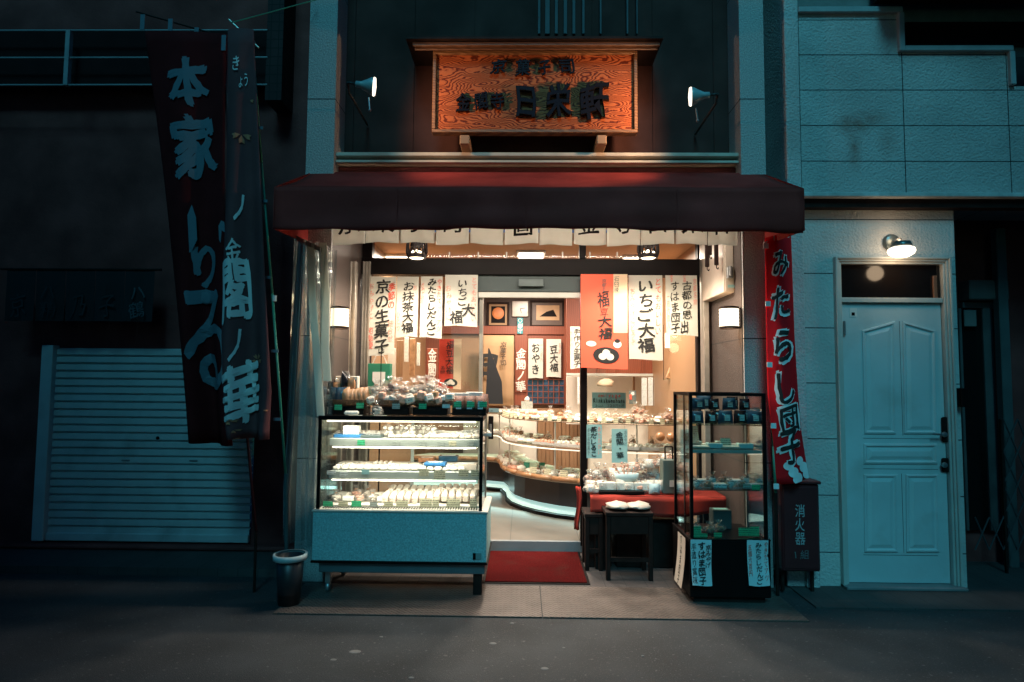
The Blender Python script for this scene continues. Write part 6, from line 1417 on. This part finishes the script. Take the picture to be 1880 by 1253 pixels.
# ================================================================ FIRE EXTINGUISHER BOX
x0, x1, z0, z1 = rc(1415, 884, 1498, 1045, 4.5)
t = thing('extinguisher_box', ((x0+x1)/2, 4.5, 0), 'dark red fire extinguisher cabinet with white characters under the red banner', 'extinguisher box')
MB().box(x0+.05, x1, 4.44, 4.60, z0, z1-.01, .01).build('cabinet_body', M['dim_red'], t)
MB().box(x0+.065, x1-.015, 4.433, 4.4395, z0+.02, z1-.03, .003).build('cabinet_door', M['dim_red'], t)
MB().box(x0+.04, x1+.01, 4.425, 4.60, z1-.009, z1+.012, .005).build('cabinet_lid', M['dim_red'], t)
for x in (x0+.07, x1-.04): MB().box(x, x+.02, 4.5, 4.52, .013, z0, .002).build('leg', M['blackwood'], t)
mb = MB(); a, b, c, e = rc(1459, 926, 1478, 1002, 4.43); text_col(mb, '消火器', a, b, c, e, flat(4.431), weight=.012, wob=0, rise=0); mb.build('lettering', M['ext_text'], t)
mb = MB(); a, b, c, e = rc(1452, 1010, 1486, 1028, 4.43); text_row(mb, '1組', a, b, c, e, flat(4.431), weight=.0, wob=.02, rise=.05); mb.build('lettering', mat('worn_lettering', (.14, .15, .15), .7), t)
a, b, c, e = rc(1480, 1030, 1504, 1046, 4.58); MB().box(a, b, 4.56, 4.66, .013, e, .01).build('concrete_block', M['stucco'], label='small pale concrete block on the pavement under the dark red cabinet', cat='block')

# ================================================================ BANNERS
def banner(name, label, pts, Y, m, letters, pole, rodc, tabs, cw=None, depth=.05, folds=(9, 0), ny=30, extra=None, m2=None):
    # pts: rows of (py, px_left, px_right); cloth follows them at distance Y with soft folds
    P = [(py, a, b) for py, a, b in pts]
    def at(v):
        k = v*(len(P)-1); i = min(len(P)-2, int(k)); f = k-i
        f2 = f*f*(3-2*f) if False else f
        return [P[i][j]+(P[i+1][j]-P[i][j])*f2 for j in range(3)]
    def S(u, v):
        py, a, b = at(max(0, min(1, v))); q = W(a+(b-a)*u, py + (cw or 0)*(u-.5), Y)
        dy = depth*v*math.sin(u*folds[0]+folds[1]+v*2) - .02*math.sin(u*3)
        s_ = (Y+dy)/Y
        return Vector((q.x, Y+dy, q.z))
    q0 = W((P[0][1]+P[0][2])/2, P[-1][0], Y)
    t = thing(name, (q0.x, Y, 0), label, 'banner')
    MB().sheet(S, 20, ny, .002).build('cloth', M[m], t, True)
    for ch, u, v, w, h, ink, wt, rot in letters:
        py, a, b = at(v); sc = Y/F
        mb = MB()
        H = (P[-1][0]-P[0][0])
        def SS(x, z, w_=0, u=u, v=v, a=a, b=b): return S(u + x/((b-a)), v + (-z)/H) - Vector((0, .010, 0))
        letter(mb, ch, 0, 0, w, h, SS, weight=wt, wob=.03, rise=.12, fit=True, rot=rot)
        mb.build('lettering', M[ink], t)
    if extra: extra(t, S, at)
    return t, S
def banner_pole(t, pts, Y, r=.011, m='pole_green', name='pole'):
    mb = MB(); mb.tube([W(px, py, Y) for px, py in pts], r); return mb.build(name, M[m], t, True)
# red-brown banner at left
t, S = banner('nobori_banner', 'tall dark red banner with big pale brush characters on the left', [(60, 266, 416), (180, 280, 415), (320, 296, 416), (480, 312, 418), (640, 328, 420), (815, 345, 432)], 4.35, 'nobori_dark',
    [('本', .52, .155, 70, 105, 'letter_dim', .05, .1), ('家', .56, .33, 75, 118, 'letter_dim', .05, .1), ('り', .62, .61, 38, 70, 'letter_dim', .04, .15), ('る', .62, .775, 80, 165, 'letter_dim', .015, 0), ], None, None, None, depth=.07, folds=(9, 1), cw=6)
mb = MB(); mb.tube([W(250, 22, 4.38), W(412, 68, 4.35)], .006); mb.build('cross_bar', M['blackwood'], t)
for pts in ([(352, 376), (360, 400), (362, 440), (352, 462), (336, 470), (328, 452), (330, 425), (342, 400)], [(406, 405), (412, 408), (413, 440), (409, 455), (402, 440), (401, 415)]):
    MB().add([W(x, y, 4.31) for x, y in pts], [tuple(range(len(pts)))]).build('brush_stroke', M['letter_dim'], t)
for px, py in ((262, 42), (313, 50), (361, 66), (411, 80)):
    q = W(px, py, 4.34); mb = MB().box(q.x-.016, q.x+.016, 4.335, 4.34, q.z-.055, q.z+.06); mb.build('loop_tab', M['letter_dim'], t)
banner_pole(t, [(415, 64), (424, 470), (470, 980)], 4.37, .010, 'dim_red')
q = W(470, 985, 4.37); MB().rod(W(470, 975, 4.37), (q.x, 4.37, .0), .010).build('pole_foot', M['blackwood'], t)
# edge trim of the red banner beside its pole
# plum banner with blossoms
def blossoms(t, S, at):
    def flower(cu, cv, r, n=5):
        mb = MB()
        for k in range(n):
            a = 2*math.pi*k/5 + .3; pts = []
            for (rr, aa) in ((.12, 0), (.6, .42), (1, .25), (.82, 0), (1, -.25), (.6, -.42)): pts.append((rr*r*math.cos(a+aa), rr*r*math.sin(a+aa)))
            py, A, B = at(cv); mb.add([S(cu + x/(B-A), cv + y/750) - Vector((0, .008, 0)) for x, y in pts], [tuple(range(6))])
        mb.build('printed_blossom', M['sakura'], t)
    for cu, cv, r, n in ((.68, .735, 15, 5), (.5, .225, 16, 3), (.75, .15, 9, 1), (.88, .895, 9, 1), (.12, .93, 14, 3), (.2, .965, 9, 2), (.2, .995, 6, 2)): flower(cu, cv, r, n)
t, S = banner('nobori_banner', 'plum coloured banner with white characters and orange blossoms', [(55, 418, 466), (200, 416, 474), (340, 414, 482), (480, 409, 490), (620, 408, 499), (720, 414, 505), (806, 424, 500)], 4.22, 'nobori_grey',
    [('き', .38, .075, 12, 22, 'letter_pale', .01, 0), ('ょう', .6, .11, 14, 20, 'letter_pale', .01, 0), ('ノ', .42, .385, 16, 40, 'letter_pale', .02, 0), ('金', .30, .48, 24, 40, 'letter_pale', .02, 0), ('閣', .32, .565, 44, 100, 'letter_pale', .035, .05), ('ノ', .30, .695, 22, 64, 'letter_pale', .0, 0), ('華', .36, .845, 62, 145, 'letter_pale', .03, .1)], None, None, None, depth=.09, folds=(8, 2), extra=blossoms)
banner_pole(t, [(463, 72), (480, 300), (500, 540), (525, 880)], 4.27, .009)
q = W(527, 890, 4.27); MB().rod(W(525, 870, 4.27), (q.x+.02, 4.27, .0), .013).build('pole_foot', M['pole_grey'] if 'pole_grey' in M else mat('pole_sleeve', (.03, .07, .075), .4), t)
mb = MB(); mb.tube([W(420, 36, 4.22), W(475, 88, 4.24)], .006); mb.build('cross_bar', M['alu'], t)
mb = MB().blob(W(463, 78, 4.24), .022, .02, .02, 8, 5); mb.build('clamp', M['letter_dim'], t)
for px, py in ((476, 236), (484, 370), (490, 510), (504, 645), (508, 770)): q = W(px, py, 4.26); MB().box(q.x-.02, q.x+.03, 4.25, 4.256, q.z-.010, q.z+.010).build('loop_tab', M['letter_dim'], t)
q = W(503, 548, 4.26); MB().rod((q.x, 4.27, q.z-.02), (q.x, 4.27, q.z+.02), .014).build('pole_joint', M['letter_pale'], t)
# bright red banner at right
def dango(t, S, at):
    for (cu, cv) in ((.42, .955), (.82, .945)):
        for k in range(3):
            r = 11 - k*1.2; u0, v0 = cu + (.14-.12*k if True else 0), cv + (.028-.030*k); n = 16; py, A, B = at(v0)
            vs = [S(u0, v0)] + [S(min(.985, u0 + r*math.cos(2*math.pi*i/n)/(B-A)), v0 + r*1.0*math.sin(2*math.pi*i/n)/450) for i in range(n)]
            MB().add([p - Vector((0, .012-.001*k, 0)) for p in vs], [(0, i+1, (i+1) % n+1) for i in range(n)]).build('printed_dumpling', M['letter_pale'], t)
L_ = [('み', .50, .12, 26, 44), ('た', .48, .27, 28, 48), ('ら', .52, .43, 28, 50), ('し', .52, .585, 28, 56), ('団', .56, .725, 34, 52), ('子', .46, .845, 36, 64)]
t, S = banner('nobori_banner', 'bright red banner with black white-edged kana and dumplings on the right', [(432, 1404, 1452), (520, 1406, 1455), (620, 1408, 1459), (720, 1411, 1466), (800, 1420, 1474), (885, 1427, 1488)], 4.40, 'nobori_red',
    [(c, u, v, w*1.08, h*1.06, 'letter_pale', .085, 0) for c, u, v, w, h in L_], None, None, None, depth=.03, folds=(5, 1), cw=-10, extra=dango)
def at2(v, P=[(432, 1404, 1452), (520, 1406, 1455), (620, 1408, 1459), (720, 1411, 1466), (800, 1420, 1474), (885, 1427, 1488)]):
    k = v*(len(P)-1); i = min(len(P)-2, int(k)); f = k-i; return [P[i][j]+(P[i+1][j]-P[i][j])*f for j in range(3)]
for c, u, v, w, h in L_:
    py, a, b = at2(v); mb = MB(); letter(mb, c, 0, 0, w, h, lambda x, z, w_=0, u=u, v=v, a=a, b=b: S(u+x/(b-a), v-z/453)-Vector((0, .014, 0)), weight=.03, wob=.03, rise=.12, fit=True); mb.build('lettering', M['ink'], t)
banner_pole(t, [(1407, 440), (1412, 620), (1420, 820), (1424, 905)], 4.42, .010)
q = W(1424, 905, 4.42); MB().rod(q, (q.x, 4.42, .01), .012).build('pole_foot', M['blackwood'], t)
mb = MB(); mb.tube([W(1402, 447, 4.4), W(1455, 424, 4.4)], .006); mb.build('cross_bar', M['letter_pale'], t)
for px, py in ((1405, 452), (1424, 438), (1443, 432), (1409, 558), (1412, 670), (1419, 782), (1424, 893)): q = W(px, py, 4.39); MB().box(q.x-.016, q.x+.02, 4.383, 4.388, q.z-.018, q.z+.018).build('loop_tab', M['letter_pale'], t)

# ================================================================ CLEAR PLASTIC CURTAIN and bucket at the left
t = thing('plastic_curtain', (X(560, 4.4), 4.4, 0), 'gathered clear plastic rain curtain with white edge bands left of the display case', 'plastic curtain')
def S(u, v, s=0):
    a = W(540-28*min(1, v*1.2)+ (78+14*v)*u, 436 + 22*u + (560 - 20*u)*v, 4.40)
    return Vector((a.x, 4.40 + .05*math.sin(u*15+v*1.2) + .02*math.sin(u*37+3*v) + .03*v, a.z))
MB().grid(S, 60, 30).build('plastic_sheet', M['plastic'], t, True)
def S2(u, v):
    a = W(560 + 38*u, 445 + 560*v, 4.47); return Vector((a.x, 4.47 + .03*math.sin(u*19+v*2), a.z))
MB().grid(S2, 40, 20).build('plastic_sheet', M['plastic'], t, True)
for pts, w in (([(570, 446), (574, 560), (581, 640), (589, 765)], .028), ([(592, 446), (598, 545), (597, 640), (601, 700)], .030)):
    mb = MB(); L2 = [W(px, py, 4.36) for px, py in pts]
    for p, q in zip(L2, L2[1:]): mb.add([(p.x-w, 4.36, p.z), (p.x+w, 4.355, p.z), (q.x+w, 4.355, q.z), (q.x-w, 4.36, q.z)], [(0, 3, 2, 1)]); mb.add([(p.x-w, 4.363, p.z), (p.x+w, 4.358, p.z), (q.x+w, 4.358, q.z), (q.x-w, 4.363, q.z)], [(0, 1, 2, 3)])
    mb.build('edge_band', M['band'], t)
p, q = W(542, 432, 4.37), W(592, 456, 4.37); MB().add([(p.x, 4.36, p.z), (q.x, 4.355, q.z), (q.x, 4.355, q.z-.035), (p.x, 4.36, p.z-.035)], [(0, 3, 2, 1)]).build('top_band', mat('clear_band', (.3, .3, .27), .4), t)
mb = MB(); mb.rod(W(588, 455, 4.35), W(590, 500, 4.35), .004, n=6); mb.build('hook', M['letter_pale'], t)
q = W(533, 1020, 4.14)
t = thing('bucket', (q.x, 4.14, 0), 'grey plastic bin with a pale rim under the clear curtain', 'bin')
MB().lathe([(0, .012), (.07, .012), (.088, q.z), (.09, q.z), (.07, .02), (0, .02)], (q.x, 4.14, 0), 24).build('bin_body', mat('bin_grey', (.016, .022, .026), .4), t, True)
MB().lathe([(.094, q.z-.025), (.108, q.z-.022), (.108, q.z+.012), (.094, q.z+.012)], (q.x, 4.14, 0), 24).build('bin_rim', mat('bin_rim_pale', (.42, .52, .52), .4), t, True)
# red entrance mat
x0, x1 = X(880, 5.4, 1003), X(1064, 5.43, 1003); a = G(885, 1068, .02); b = G(1083, 1068, .02)
mt = thing('entrance_mat', ((x0+x1)/2, 5.0, .006), 'red ribbed entrance mat in front of the open door', 'mat')
MB().box(a.x, b.x, a.y, 5.44, .0065, .012, .002).build('mat_edge', M['black'], mt); MB().box(a.x+.02, b.x-.02, a.y+.02, 5.43, .0125, .018, .002).build('mat_pile', M['mat'], mt)
